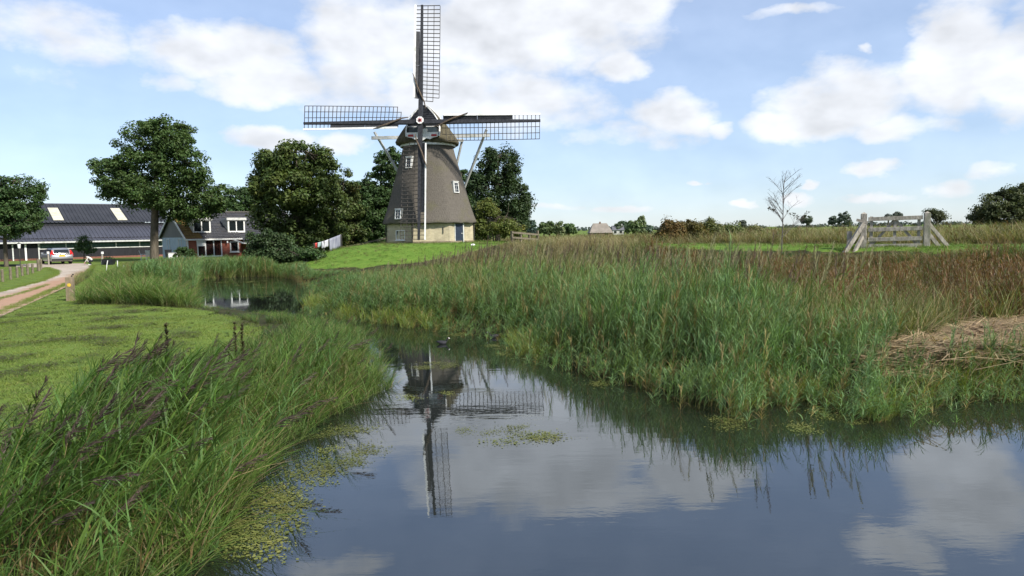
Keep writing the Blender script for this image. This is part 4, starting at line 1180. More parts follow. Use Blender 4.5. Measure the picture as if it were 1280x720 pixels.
MB().beam((-0.05, -0.10, TOP*0.32), (-0.42, -0.62, -0.25), 0.11, 0.15).build('post_brace', mWOOD, gate)
MB().beam((-0.55, 0.10, -0.3), (-0.55, 0.10, TOP*0.48), 0.2, 0.2, up=(0, 1, 0)).build('stub_post', mWOOD, gate)
MB().beam((glen+0.05, 0.10, TOP*0.68), (glen+0.86, 0.30, 0.0), 0.12, 0.14).build('post_brace', mWOOD, gate)
MB().beam((glen+0.05, 0.02, TOP*0.40), (glen+0.50, 0.10, 0.0), 0.12, 0.14).build('post_brace', mWOOD, gate)
MB().beam((-0.30, -0.13, TOP*0.80), (0.16, -0.10, TOP*0.72), 0.04, 0.12).build('latch', mWOOD, gate)
# rail fence behind the mound, left of the mill
mf0, mf1 = at(417, 311, 66), at(483, 304, 68)
mf0.z, mf1.z = gz_at(mf0.x, mf0.y), gz_at(mf1.x, mf1.y)
fd = Vector((mf1.x-mf0.x, mf1.y-mf0.y, 0)); fl = fd.length
fen = thing('rail_fence', 'dark wooden rail fence running up to the left side of the mill', 'fence', mf0, math.atan2(fd.y, fd.x))
slope = (mf1.z-mf0.z)
for i in range(7):
    x = fl*i/6
    MB().beam((x, 0, slope*i/6-0.3), (x, 0, slope*i/6+0.95), 0.11, 0.11, up=(0, 1, 0)).build('post', mPOST, fen)
for h in (0.86, 0.45): MB().beam((-0.1, -0.07, h), (fl+0.1, -0.07, slope+h), 0.05, 0.12).build('rail', mPOST, fen)
# slanting timber edge
a, c = ground_at(415, 318.5, 1.0), ground_at(478, 306, 1.7)
te = MB().beam(a+Vector((0, 0, 0.10)), c+Vector((0, 0, 0.14)), 0.16, 0.30).build('timber_edge', mWOOD)
te['label'] = 'pale timber edging board slanting up the mound towards the mill'; te['category'] = 'timber'
# rail fence right of the mill
rf0, rf1 = at(640, 302, 57), at(672, 300, 60)
rf0.z, rf1.z = gz_at(rf0.x, rf0.y), gz_at(rf1.x, rf1.y)
fd = Vector((rf1.x-rf0.x, rf1.y-rf0.y, 0)); fl = fd.length
fen2 = thing('rail_fence', 'short brown rail fence among tall grass right of the willow shrub', 'fence', rf0, math.atan2(fd.y, fd.x))
sl2 = rf1.z-rf0.z
for i in range(4):
    x = fl*i/3
    MB().beam((x, 0, sl2*i/3-0.3), (x, 0, sl2*i/3+1.0+(0.25 if i == 3 else 0)), 0.15, 0.15, up=(0, 1, 0)).build('post', mPOST, fen2)
for h in (0.9, 0.5): MB().beam((-0.1, -0.09, h), (fl+0.1, -0.09, sl2+h), 0.05, 0.14).build('rail', mPOST, fen2)
gf = thing('field_fence', 'pale grey rail fence far beyond the shrub, under the far trees', 'fence', at(671, 293, 95).xy.to_3d()+Vector((0, 0, 0.5)), 0.0)
for i in range(4): MB().box((i*0.85, 0, 0.6), (0.14, 0.14, 1.3)).build('post', mWOOD, gf)
for h in (1.1, 0.65): MB().box((1.3, -0.1, h), (3.2, 0.05, 0.16)).build('rail', mGREYWHITE, gf)
# white bench like boat lying in the grass right of the mill
p = ground_at(635, 303, 1.6)
bt = thing('upturned_boat', 'white upturned rowing boat lying in tall grass by the willow shrub', 'boat', p, R(4))
vs = []; fs = []
for i in range(9):
    t = i/8; x = -0.85+1.7*t; w = 0.42*math.sin(math.pi*min(1, (t*0.85+0.15)))**0.7
    for j in range(7):
        a = math.pi*j/6; vs.append((x, -w*math.cos(a), 0.12+0.34*math.sin(a)*(0.75+0.25*math.sin(math.pi*t))))
for i in range(8):
    for j in range(6): fs.append((i*7+j, i*7+j+1, (i+1)*7+j+1, (i+1)*7+j))
fs += [tuple(range(7)), tuple(range(56, 63))]
MB().add(vs, fs).build('hull', mWHITE, bt, smooth=True)
MB().beam((-0.9, 0, 0.47), (0.8, 0, 0.47), 0.05, 0.05).build('keel', mGREYWHITE, bt)
p = ground_at(651.5, 303, 1.6)
k = thing('white_tub', 'small white tub beside the upturned boat and the fence', 'tub', p)
b = MB(); b.tube([(0, 0, 0), (0, 0, 0.38)], [0.2, 0.26], 12); b.build('tub', mWHITE, k)
b = MB(); b.tube([(0, 0, 0.38), (0, 0, 0.42)], [0.28, 0.28], 12); b.build('rim', mGREYWHITE, k)
# thin white stakes by the drive
for i, (x, y, h, lean, lab) in enumerate(((132.5, 338, 0.72, 0.16, 'white thin stake leaning right in the verge by the drive'), (147, 339, 0.75, 0.03, 'upright white thin stake in the verge grass'), (155, 339, 0.42, 0.0, 'short pale stake, furthest from the drive'))):
    post('stake', lab, gp(x, y, YARD), h, 0.03, mWHITE, 'white stakes in the verge', 'stake', lean=(lean, 0), n=6)
for i, (x, y, h, lean, lab) in enumerate(((127, 331, 0.95, 0.12, 'grey leaning post with white cap at the end of the drive'), (61, 331, 1.0, 0.0, 'grey post with white cap beside the silver car'))):
    p = gp(x, y, YARD); t = thing('capped_post', lab, 'post', p, 0, 'white capped posts in the yard')
    b = MB(); b.tube([(0, 0, -0.2), (lean, 0, h)], 0.07, 8); b.build('post', mWOOD, t)
    b = MB(); b.tube([(lean, 0, h), (lean*1.05, 0, h+0.2)], [0.11, 0.10], 8); b.build('cap', mWHITE, t)
p = gp(25.7, 335, YARD); t = thing('yard_lamp', 'thin dark lamp post with white lantern in front of the barn doors', 'lamp', p)
b = MB(); b.tube([(0, 0, 0), (0, 0, 1.75)], 0.035, 6); b.build('pole', mDARKWOOD, t)
b = MB(); b.tube([(0, 0, 1.62), (0, 0, 2.0)], [0.09, 0.13], 8); b.build('lantern', mWHITE, t)
b = MB(); b.tube([(0, 0, 2.0), (0, 0, 2.1)], [0.16, 0.02], 8); b.build('lamp_roof', mDARKWOOD, t)
# planters behind the stakes
for i, (x, lab) in enumerate(((133, 'dark square planter, left of the pair at the end of the drive'), (139, 'dark square planter, right of the pair at the end of the drive'))):
    t = thing('planter', lab, 'planter', gp(x, 331, YARD), 0.1, 'planters by the barn')
    b = MB(); b.add([(-0.22, -0.22, 0), (0.22, -0.22, 0), (0.22, 0.22, 0), (-0.22, 0.22, 0), (-0.28, -0.28, 0.5), (0.28, -0.28, 0.5), (0.28, 0.28, 0.5), (-0.28, 0.28, 0.5)], [(0, 1, 5, 4), (1, 2, 6, 5), (2, 3, 7, 6), (3, 0, 4, 7), (3, 2, 1, 0)])
    b.box((0, 0, 0.46), (0.5, 0.5, 0.03)); b.build('pot', mBLACK, t)
    g_ = np.random.default_rng(i); V, Q, tt = leaf_mesh(np.array([[0, 0, 0.58]]), np.array([0.26]), 60, 0.07, (0.04, 0.07, 0.03), 400+i)
    link('foliage', np_mesh('foliage', V, quads=Q, tint=tt, material=LEAF), t, kind='stuff')
# garden chairs beside the big tree
def garden_chair(x, y, rz, lab):
    t = thing('garden_chair', lab, 'chair', gp(x, y, YARD), rz, 'white garden chairs by the barn')
    MB().box((0, 0, 0.42), (0.5, 0.5, 0.04)).build('seat', mWHITE, t)
    for i in range(5):
        MB().beam((-0.2+0.1*i, 0.24, 0.44), (-0.2+0.1*i, 0.42, 1.02), 0.07, 0.025, up=(0, 1, 0)).build('back_slat', mWHITE, t)
    for sx in (-1, 1):
        MB().beam((sx*0.23, -0.22, 0), (sx*0.23, -0.2, 0.6), 0.05, 0.05, up=(0, 1, 0)).build('leg', mWHITE, t)
        MB().beam((sx*0.23, 0.26, 0), (sx*0.23, 0.22, 0.6), 0.05, 0.05, up=(0, 1, 0)).build('leg', mWHITE, t)
        MB().box((sx*0.25, 0, 0.62), (0.07, 0.56, 0.03)).build('armrest', mWHITE, t)
garden_chair(180, 325.5, R(115), 'white slatted garden chair seen from the side, left of the pair')
garden_chair(187, 325.5, R(190), 'white slatted garden chair close to the tree trunk, right of the pair')
# bin and box against the end wall
t = thing('wheelie_bin', 'black rubbish bin by the pale blue end wall of the farmhouse', 'bin', at(211, 327, 71).xy.to_3d()+Vector((0, 0, YARD)), R(30))
b = MB(); b.add([(-0.22, -0.25, 0.05), (0.22, -0.25, 0.05), (0.22, 0.25, 0.05), (-0.22, 0.25, 0.05), (-0.28, -0.33, 1.0), (0.28, -0.33, 1.0), (0.28, 0.33, 1.0), (-0.28, 0.33, 1.0)], [(0, 1, 5, 4), (1, 2, 6, 5), (2, 3, 7, 6), (3, 0, 4, 7), (3, 2, 1, 0), (4, 5, 6, 7)]); b.build('body', mBLACK, t)
b = MB(); b.prism([(-0.36, 1.0), (0.36, 1.0), (0.33, 1.07), (-0.2, 1.10)], -0.30, 0.30, axis='X'); b.build('lid', mBLACK, t)
for sx in (-1, 1):
    b = MB(); b.tube([(sx*0.22, 0.27, 0.1), (sx*0.27, 0.27, 0.1)], 0.1, 10); b.build('wheel', mDARKWOOD, t)
t = thing('storage_chest', 'white plastic storage chest between the black bin and the garden shrub', 'chest', at(216, 327, 71).xy.to_3d()+Vector((0, 0, YARD)), R(42))
MB().box((0, 0, 0.35), (0.9, 0.55, 0.7)).build('body', mWHITE, t, bevel=0.02)
MB().box((0, 0, 0.74), (0.96, 0.6, 0.07)).build('lid', mGREYWHITE, t, bevel=0.02)
MB().box((0, -0.285, 0.6), (0.2, 0.02, 0.06)).build('handle', mGREYWHITE, t)
# clothes line
c0, c1 = at(393.5, 320, 57), at(405.5, 320, 57.5)
c0.z, c1.z = gz_at(c0.x, c0.y)-0.1, gz_at(c1.x, c1.y)-0.1
cl = thing('clothes_line', 'two dark posts with a washing line beside the dark trees, left of the mill', 'clothes line', c0)
e1 = c1-c0; e1.z = 0
Hc = 1.15
pe = e1*2.5+Vector((0, 1.2, 1.85)); ps = Vector((-0.1, 0, Hc))
MB().beam((0, 0, -0.2), (0, 0, Hc+0.05), 0.09, 0.09, up=(0, 1, 0)).build('post', mDARKWOOD, cl)
MB().beam(e1+Vector((0, 0, -0.2)), e1+Vector((0, 0, Hc+0.3)), 0.09, 0.09, up=(0, 1, 0)).build('post', mDARKWOOD, cl)
MB().beam(pe+Vector((0, 0, -2.3)), pe+Vector((0, 0, 0.05)), 0.09, 0.09, up=(0, 1, 0)).build('post', mDARKWOOD, cl)
b = MB(); b.tube([ps, e1+Vector((0, 0, Hc+0.18)), pe], 0.012, 4); b.build('line', mGREYWHITE, cl)
def cloth(name, lab, u0, u1, drop, material, cat):
    def L(u): return (ps.lerp(e1+Vector((0, 0, Hc+0.18)), u*2.5) if u < 0.4 else (e1+Vector((0, 0, Hc+0.18))).lerp(pe, (u-0.4)/0.6))
    vs = []; n, mrow = 9, 6
    for j in range(mrow):
        for i in range(n):
            q = L(u0+(u1-u0)*i/(n-1)); f_ = j/(mrow-1)
            vs.append(c0+q+Vector((0.03*math.sin(i*2.1)*f_, -0.10*f_*math.sin(i*1.7+u0*9)-0.02, -drop*f_+0.03)))
    fs = [(j*n+i, j*n+i+1, (j+1)*n+i+1, (j+1)*n+i) for j in range(mrow-1) for i in range(n-1)]
    o = MB().add(vs, fs).build(name, material, smooth=True)
    md = o.modifiers.new('thickness', 'SOLIDIFY'); md.thickness = 0.012
    o['label'] = lab; o['category'] = cat; o['group'] = 'laundry on the clothes line'
cloth('laundry', 'red garment hanging at the left end of the washing line', 0.02, 0.16, 0.42, mRED, 'garment')
cloth('laundry', 'pale teal cloth hanging next to the red garment', 0.18, 0.30, 0.38, mat('pale_teal_cloth', (0.25, 0.34, 0.33), (0.32, 0.41, 0.40), 3, 0.9), 'cloth')
cloth('laundry', 'white cloth hanging in the middle of the washing line', 0.32, 0.55, 0.55, mat('white_cloth', (0.40, 0.41, 0.45), (0.52, 0.52, 0.55), 3, 0.9), 'cloth')
cloth('laundry', 'grey blue sheet hanging at the right end of the washing line', 0.58, 0.97, 1.0, mat('grey_sheet', (0.12, 0.13, 0.18), (0.30, 0.31, 0.36), 3.5, 0.9, stretch=(4, 4, 0.2)), 'sheet')

# ------------------------------------------------------------------ silver estate car, seen from behind
mSILVER = mat('silver_paint', (0.46, 0.47, 0.48), (0.52, 0.53, 0.54), 2, 0.28, metal=0.75, spec=0.5)
mTYRE = mat('tyre', (0.012, 0.012, 0.012), rough=0.85)
mRIM = mat('rim_metal', (0.35, 0.35, 0.36), rough=0.4, metal=0.8)
mTAIL = mat('tail_light', (0.42, 0.012, 0.014), (0.5, 0.02, 0.02), 5, 0.25)
mPLATE = mat('number_plate_yellow', (0.65, 0.42, 0.03), (0.7, 0.46, 0.04), 5, 0.5)
mTRIM = mat('dark_plastic', (0.02, 0.02, 0.022), rough=0.6)
car = thing('estate_car', 'silver estate car seen from behind, parked on the gravel before the barn', 'car', gp(78.5, 330.5, YARD), R(44))
# local: x across, y forward from the rear bumper
def section(y, zl, zb, w, zt=None, wt=None):
    "half outline of the body at station y from sill to belt (and roof)"
    pts = [(w*0.90, zl), (w*0.985, zl+0.12), (w, (zl+zb)/2), (w*0.985, zb-0.06), (w*0.95, zb)]
    return [(x, y, z) for x, z in pts]
def loft(secs, mi=0):
    b = MB(); k = len(secs[0]); vs = []
    for s in secs: vs += [(-x, y, z) for x, y, z in reversed(s)]+list(s)
    n = 2*k; fs = []
    for i in range(len(secs)-1):
        for j in range(n): fs.append((i*n+j, i*n+(j+1) % n, (i+1)*n+(j+1) % n, (i+1)*n+j))
    fs += [tuple(range(n)), tuple(reversed(range((len(secs)-1)*n, len(secs)*n)))]
    return b.add(vs, fs)
body = loft([section(0.0, 0.42, 0.80, 0.80), section(0.08, 0.32, 0.92, 0.88), section(0.3, 0.26, 0.98, 0.91), section(1.0, 0.24, 0.98, 0.925), section(2.4, 0.24, 0.95, 0.925), section(3.3, 0.24, 0.93, 0.92), section(4.1, 0.26, 0.86, 0.90), section(4.55, 0.32, 0.74, 0.82), section(4.72, 0.40, 0.62, 0.70)])
body.build('body', mSILVER, car, smooth=True)
def gh(y, zb, w, zt, wt): return [(w, y, zb), (w*0.985, y, zb+0.08), ((w+wt)/2+0.01, y, (zb+zt)/2), (wt+0.02, y, zt-0.05), (wt-0.06, y, zt)]
loft([gh(0.10, 0.92, 0.80, 0.96, 0.78), gh(0.34, 0.94, 0.83, 1.36, 0.66), gh(0.62, 0.95, 0.84, 1.45, 0.64), gh(1.6, 0.95, 0.85, 1.48, 0.65), gh(2.6, 0.95, 0.85, 1.46, 0.65), gh(3.2, 0.93, 0.84, 1.2, 0.72), gh(3.7, 0.90, 0.80, 0.92, 0.78)]).build('cabin', mSILVER, car, smooth=True)
q = MB(); q.add([(-0.62, 0.145, 1.02), (0.62, 0.145, 1.02), (0.55, 0.335, 1.33), (-0.55, 0.335, 1.33)], [(0, 1, 2, 3)]); q.v = [(x, y-0.02, z) for x, y, z in q.v]
o = q.build('rear_window', mGLASS, car); md = o.modifiers.new('t', 'SOLIDIFY'); md.thickness = 0.02
for sx in (-1, 1):
    for (y0, y1, t0, t1) in ((0.45, 1.25, 0.52, 1.2), (1.35, 2.15, 1.38, 2.12), (2.25, 3.25, 2.22, 2.75)):
        q = MB(); q.add([(sx*0.868, y0, 0.99), (sx*0.868, y1, 0.99), (sx*0.715, t1, 1.38), (sx*0.715, t0, 1.38)], [(0, 1, 2, 3)])
        o = q.build('side_window', mGLASS, car); md = o.modifiers.new('t', 'SOLIDIFY'); md.thickness = 0.015
    tl = MB(); tl.add([(sx*0.60, 0.03, 0.72), (sx*0.90, 0.12, 0.74), (sx*0.90, 0.16, 0.98), (sx*0.76, 0.26, 1.30), (sx*0.67, 0.25, 1.30), (sx*0.66, 0.10, 1.0)], [(0, 1, 2, 3, 4, 5)])
    tl.v = [(x*1.005, y-0.035, z) for x, y, z in tl.v]
    o = tl.build('tail_light', mTAIL, car); md = o.modifiers.new('t', 'SOLIDIFY'); md.thickness = 0.05
    for y in (0.95, 3.75):
        w = MB(); w.tube([(sx*0.93, y, 0.32), (sx*0.72, y, 0.32)], [0.315, 0.315], 20); wo_ = w.build('wheel', mTYRE, car)
        w = MB(); w.tube([(sx*0.945, y, 0.32), (sx*0.90, y, 0.32)], [0.20, 0.21], 14); w.build('rim', mRIM, wo_)
    MB().box((sx*1.0, 2.85, 1.0), (0.2, 0.10, 0.14)).build('mirror', mSILVER, car, bevel=0.02)
    MB().beam((sx*0.60, 0.7, 1.50), (sx*0.60, 2.5, 1.50), 0.04, 0.05).build('roof_rail', mTRIM, car)
MB().box((0, 0.02, 0.44), (1.66, 0.14, 0.18)).build('bumper', mTRIM, car, bevel=0.03)
MB().box((0, -0.01, 0.78), (0.52, 0.03, 0.12)).build('number_plate', mPLATE, car)
MB().box((0, 0.01, 0.88), (0.9, 0.04, 0.04)).build('handle_strip', mRIM, car)
# person crouching at the end of the drive
def person():
    pbase = gp(114.5, 331.2, YARD)
    t = thing('person', 'person crouching at the drive end in pale top and dark trousers', 'person', pbase, R(-70))
    me = bpy.data.meshes.new('body'); bm = bmesh.new(); sk = bm.verts.layers.skin.verify()
    def V(x, y, z, r):
        v = bm.verts.new((x, y, z)); v[sk].radius = (r, r); return v
    def chain(a, pts):
        for p in pts:
            b = V(*p); bm.edges.new((a, b)); a = b
        return a
    pel = V(0, 0.10, 0.34, 0.125); pel[sk].use_root = True
    sp = chain(pel, [(0, 0.02, 0.50, 0.13), (0, -0.14, 0.64, 0.15)])
    nk = chain(sp, [(0, -0.28, 0.70, 0.10), (0, -0.36, 0.71, 0.055), (0, -0.42, 0.70, 0.085), (0, -0.48, 0.66, 0.075)])
    for s in (-1, 1):
        kn = chain(pel, [(s*0.11, 0.06, 0.33, 0.09), (s*0.17, -0.28, 0.42, 0.068)])
        chain(kn, [(s*0.15, -0.05, 0.10, 0.05), (s*0.15, -0.06, 0.05, 0.045), (s*0.16, -0.24, 0.03, 0.04)])
        el_ = chain(sp, [(s*0.19, -0.20, 0.64, 0.06), (s*0.22, -0.33, 0.44, 0.045), (s*0.14, -0.48, 0.24, 0.034), (s*0.13, -0.51, 0.18, 0.03)])
        for i in range(4): chain(el_, [(s*(0.10+0.02*i), -0.545, 0.13, 0.011), (s*(0.10+0.021*i), -0.56, 0.08+0.006*i, 0.009)])
        chain(el_, [(s*0.09, -0.50, 0.15, 0.011), (s*0.075, -0.51, 0.11, 0.009)])
    bm.to_mesh(me); bm.free()
    o = link('body', me, t)
    for mname, c in (('trousers_cloth', (0.015, 0.016, 0.022)), ('pale_shirt', (0.55, 0.52, 0.47)), ('skin', (0.42, 0.25, 0.18)), ('pale_shoes', (0.6, 0.6, 0.6))):
        me.materials.append(mat(mname, c, rough=0.8))
    o.modifiers.new('skin', 'SKIN'); sd = o.modifiers.new('sub', 'SUBSURF'); sd.levels = sd.render_levels = 1
    dg = bpy.context.evaluated_depsgraph_get(); m2 = bpy.data.meshes.new_from_object(o.evaluated_get(dg))
    for pl in m2.polygons:
        c = pl.center; pl.use_smooth = True
        if c.z < 0.065: i = 3
        elif c.y < -0.345 and c.z > 0.56: i = 2
        elif c.y < -0.44 and c.z < 0.3: i = 2
        elif c.z > 0.46 or (abs(c.x) > 0.10 and c.y < -0.3 and c.z < 0.36) or (abs(c.x) > 0.19 and c.z > 0.3 and c.y < -0.2): i = 1
        else: i = 0
        pl.material_index = i
    o.modifiers.clear(); o.data = m2
    hb = bmesh.new(); bmesh.ops.create_icosphere(hb, subdivisions=2, radius=0.098)
    for v in hb.verts: v.co = Vector((v.co.x*0.95, v.co.y*1.05-0.425, v.co.z*0.95+0.725))
    hm = bpy.data.meshes.new('hair'); hb.to_mesh(hm); hb.free(); hm.materials.append(mat('dark_hair', (0.03, 0.02, 0.014), rough=0.7)); link('hair', hm, t)
    for s in (-1, 1):
        b = MB(); b.tube([(s*0.03, -0.545, 0.675), (s*0.03, -0.556, 0.672)], 0.008, 8); b.build('eye', mBLACK, t)
person()
# coots on the water
def coot(x, y, rz, lab):
    t = thing('coot', lab, 'bird', gp(x, y, 0.0), rz, 'coots on the canal')
    t.scale = (0.72, 0.72, 0.72)
    vs = []; fs = []; n = 12
    prof = [(-0.21, 0.008, 0.10), (-0.17, 0.045, 0.09), (-0.08, 0.085, 0.06), (0.02, 0.095, 0.045), (0.10, 0.08, 0.05), (0.15, 0.05, 0.075), (0.165, 0.036, 0.12), (0.17, 0.034, 0.16), (0.185, 0.045, 0.195), (0.215, 0.034, 0.205), (0.235, 0.014, 0.198)]
    for x_, r, z in prof:
        up = x_ > 0.155
        for k in range(n):
            a = 2*math.pi*k/n
            vs.append((x_+(math.cos(a)*r if (up and x_ < 0.18) else 0), math.sin(a)*r, z+(0 if (up and x_ < 0.18) else math.cos(a)*r*0.85)))
    for i in range(len(prof)-1):
        for k in range(n): fs.append((i*n+k, i*n+(k+1) % n, (i+1)*n+(k+1) % n, (i+1)*n+k))
    fs += [tuple(range(n)), tuple(range((len(prof)-1)*n, len(prof)*n))]
    MB().add(vs, fs).build('body', mat('black_plumage', (0.012, 0.012, 0.015), (0.025, 0.025, 0.03), 14, 0.7), t, smooth=True)
    b = MB(); b.tube([(0.228, 0, 0.225), (0.236, 0, 0.200), (0.272, 0, 0.185)], [0.013, 0.018, 0.004], 8); b.build('bill', mat('white_bill', (0.75, 0.72, 0.68), rough=0.5), t)
    for s in (-1, 1):
        b = MB(); b.tube([(0.205, s*0.036, 0.212), (0.206, s*0.042, 0.212)], 0.006, 6); b.build('eye', mRED, t)
coot(553, 430, R(10), 'black coot swimming to the right with white bill above the mill reflection')
coot(617.5, 422, R(170), 'black coot swimming to the left with white bill close under the reeds')
# ------------------------------------------------------------------ plants of the banks (scattered stuff)
class PM:
    "plant mesh: ribbons with a colour per vertex"
    def __init__(s): s.V = []; s.Q = []; s.C = []
    def ribbon(s, pts, widths, cols, side):
        o = len(s.V)
        for p, w, c in zip(pts, widths, cols):
            s.V += [p-side*w*0.5, p+side*w*0.5]; s.C += [c, c]
        for i in range(len(pts)-1): s.Q.append((o+2*i, o+2*i+1, o+2*i+3, o+2*i+2))
    def mesh(s, name, material=None):
        return np_mesh(name, np.array(s.V), quads=np.array(s.Q), tint=np.array(s.C), material=material or FOL, smooth=False)
def cmix(a, b, t): return np.array(a)*(1-t)+np.array(b)*t
def blade(pm, g, base, h, az_, lean, curve, w, c0, c1, n=4, wind=0.0, twist=0.0):
    "one grass blade: leans out at azimuth az_, bends over"
    d = np.array([math.cos(az_), math.sin(az_), 0]); sd = np.array([-d[1], d[0], 0])
    if twist: sd = sd*math.cos(twist)+d*math.sin(twist)
    pts, ws, cs = [], [], []
    for i in range(n+1):
        t = i/n
        out = lean*t+curve*t*t
        z = h*(t-0.35*curve*t*t) if curve < 1.4 else h*(t-0.5*t*t*curve*0.6)
        p = np.array(base)+d*out*h+np.array([wind*h*t*t, 0, z])
        pts.append(p); ws.append(w*(1-t)**0.6*(0.75+0.5*min(1, t*4)) if t < 1 else w*0.06); cs.append(cmix(c0, c1, min(1, t*1.6)))
    pm.ribbon(pts, ws, cs, sd)
def reed(pm, g, base, h, stemc, leafc, plume=None, wind=0.18, nleaf=11, lw=0.024, ll=0.40, droop=1.0, dead=(0.26, 0.165, 0.075), t0=0.16):
    "a reed stem with long leaves all the way up, and a plume if asked"
    az_ = g.random()*6.28; bend = 0.06*g.normal()
    def S(t): return np.array(base)+np.array([wind*h*t*t+bend*t*h*math.cos(az_), bend*t*h*math.sin(az_)+0.05*wind*h*t*t, h*t*(1-0.25*abs(wind)*t)])
    for k in range(2):
        a = az_+k*1.57; sd = np.array([math.cos(a), math.sin(a), 0])
        ts = [0, 0.18, 0.4, 0.7, 1.0]
        pm.ribbon([S(t) for t in ts], [0.009, 0.009, 0.008, 0.006, 0.003], [cmix(dead, stemc, min(1, t*3.0)) for t in ts], sd)
    for i in range(nleaf):
        t = t0+(0.98-t0)*(i+g.random()*0.6)/nleaf
        p0 = S(t)
        a = (0 if g.random() < 0.55 else math.pi)+g.normal()*0.9+(0.3 if i % 2 else -0.3)
        if wind > 0.1 and math.cos(a) < -0.2 and g.random() < 0.55: a = math.pi-a
        d = np.array([math.cos(a), math.sin(a), 0])
        L = ll*(0.65+0.6*g.random())*(0.55+0.45*math.sin(math.pi*min(1, t*0.9+0.12)))*min(1.3, h)
        up0 = 0.85+0.35*g.random(); dr = droop*(0.5+0.9*g.random())
        pts, ws, cs = [], [], []
        n = 4
        pos = p0.copy(); ang = math.atan2(up0, 0.6)
        lc = cmix(leafc, np.array(leafc)*np.array([1.25, 1.15, 0.8]), g.random())
        if t < 0.3 and g.random() < 0.6: lc = cmix(lc, dead, 0.75)
        for k in range(n+1):
            s = k/n
            pts.append(pos.copy()); ws.append(lw*(0.55+0.45*math.sin(math.pi*min(1, s*1.4+0.15)))*(1-s**2.2)+0.001); cs.append(lc)
            ang2 = ang-dr*1.25*s
            pos = pos+(d*math.cos(ang2)+np.array([0, 0, math.sin(ang2)])+np.array([wind*0.8*s, 0, 0]))*(L/n)
        tw = g.normal()*0.6
        sd = np.array([-d[1], d[0], 0])*math.cos(tw)+np.array([0, 0, 1])*math.sin(tw)
        pm.ribbon(pts, ws, cs, sd)
    if plume is not None:
        top = S(1.0); ax = S(1.0)-S(0.9); ax = ax/np.linalg.norm(ax)+np.array([wind*0.6, 0, -0.35*wind]); ax /= np.linalg.norm(ax)
        for i in range(46):
            t = i/46
            b0 = top+ax*(0.30*t-0.05)
            rd = g.normal(size=3); rd -= ax*(rd @ ax); rd /= np.linalg.norm(rd)+1e-6
            L = 0.13*(1-0.6*t)*(0.6+0.7*g.random())
            e = b0+ax*L*0.85+rd*L*(0.22+0.25*g.random())+np.array([0, 0, -0.2*L])
            m_ = (b0+e)/2+rd*L*0.06
            c = cmix(plume, np.array(plume)*1.8, g.random()**2)
            pm.ribbon([b0, m_, e], [0.004, 0.0085, 0.003], [c, c, c*1.15], np.cross(ax, rd)*0.8+rd*0.4)
def variants(name, n, fn, material=None, seed=0):
    out = []
    for i in range(n):
        g = np.random.default_rng(1000+seed*50+i); pm = PM(); fn(pm, g, i)
        me = pm.mesh(f'{name}_{i}', material)
        o = bpy.data.objects.new(f'{name}_variant.{i:03d}', me)
        out.append(o)
    c = bpy.data.collections.new(name+'_variants')
    for o in out: c.objects.link(o)
    return c, n
def scatter_group():
    ng = bpy.data.node_groups.new('scatter', 'GeometryNodeTree')
    ng.interface.new_socket('Geometry', in_out='INPUT', socket_type='NodeSocketGeometry')
    ng.interface.new_socket('Variants', in_out='INPUT', socket_type='NodeSocketCollection')
    ng.interface.new_socket('Geometry', in_out='OUTPUT', socket_type='NodeSocketGeometry')
    N, L = ng.nodes, ng.links
    gi, go_ = N.new('NodeGroupInput'), N.new('NodeGroupOutput')
    ci = N.new('GeometryNodeCollectionInfo'); ci.inputs['Separate Children'].default_value = True; ci.inputs['Reset Children'].default_value = True
    L.new(gi.outputs['Variants'], ci.inputs['Collection'])
    ip = N.new('GeometryNodeInstanceOnPoints'); ip.inputs['Pick Instance'].default_value = True
    def attr(n, t):
        a = N.new('GeometryNodeInputNamedAttribute'); a.data_type = t; a.inputs['Name'].default_value = n
        return a.outputs['Attribute']
    e = N.new('FunctionNodeEulerToRotation'); L.new(attr('rot', 'FLOAT_VECTOR'), e.inputs[0])
    L.new(gi.outputs['Geometry'], ip.inputs['Points']); L.new(ci.outputs[0], ip.inputs['Instance'])
    L.new(attr('variant', 'INT'), ip.inputs['Instance Index']); L.new(e.outputs[0], ip.inputs['Rotation'])
    L.new(attr('size', 'FLOAT_VECTOR'), ip.inputs['Scale'])
    L.new(ip.outputs[0], go_.inputs[0])
    return ng
SG = scatter_group()
COUNT = {}
def scatter(name, var, P, rz, size, tilt=None, seed=0):
    c, n = var
    N = len(P); g = np.random.default_rng(500+seed)
    me = bpy.data.meshes.new(name); me.vertices.add(N); me.vertices.foreach_set('co', np.asarray(P, np.float32).ravel())
    rot = np.zeros((N, 3), np.float32); rot[:, 2] = rz
    if tilt is not None: rot[:, 0] = tilt[:, 0]; rot[:, 1] = tilt[:, 1]
    size = np.asarray(size, np.float32)
    if size.ndim == 1: size = np.repeat(size[:, None], 3, 1)
    a = me.attributes.new('rot', 'FLOAT_VECTOR', 'POINT'); a.data.foreach_set('vector', rot.ravel())
    a = me.attributes.new('size', 'FLOAT_VECTOR', 'POINT'); a.data.foreach_set('vector', size.ravel())
    a = me.attributes.new('variant', 'INT', 'POINT'); a.data.foreach_set('value', g.integers(0, n, N).astype(np.int32))
    o = link(name, me, kind='stuff')
    md = o.modifiers.new('scatter', 'NODES'); md.node_group = SG
    key = [i.identifier for i in SG.interface.items_tree if i.in_out == 'INPUT' and i.name == 'Variants'][0]
    md[key] = c
    COUNT[name] = N
    return o
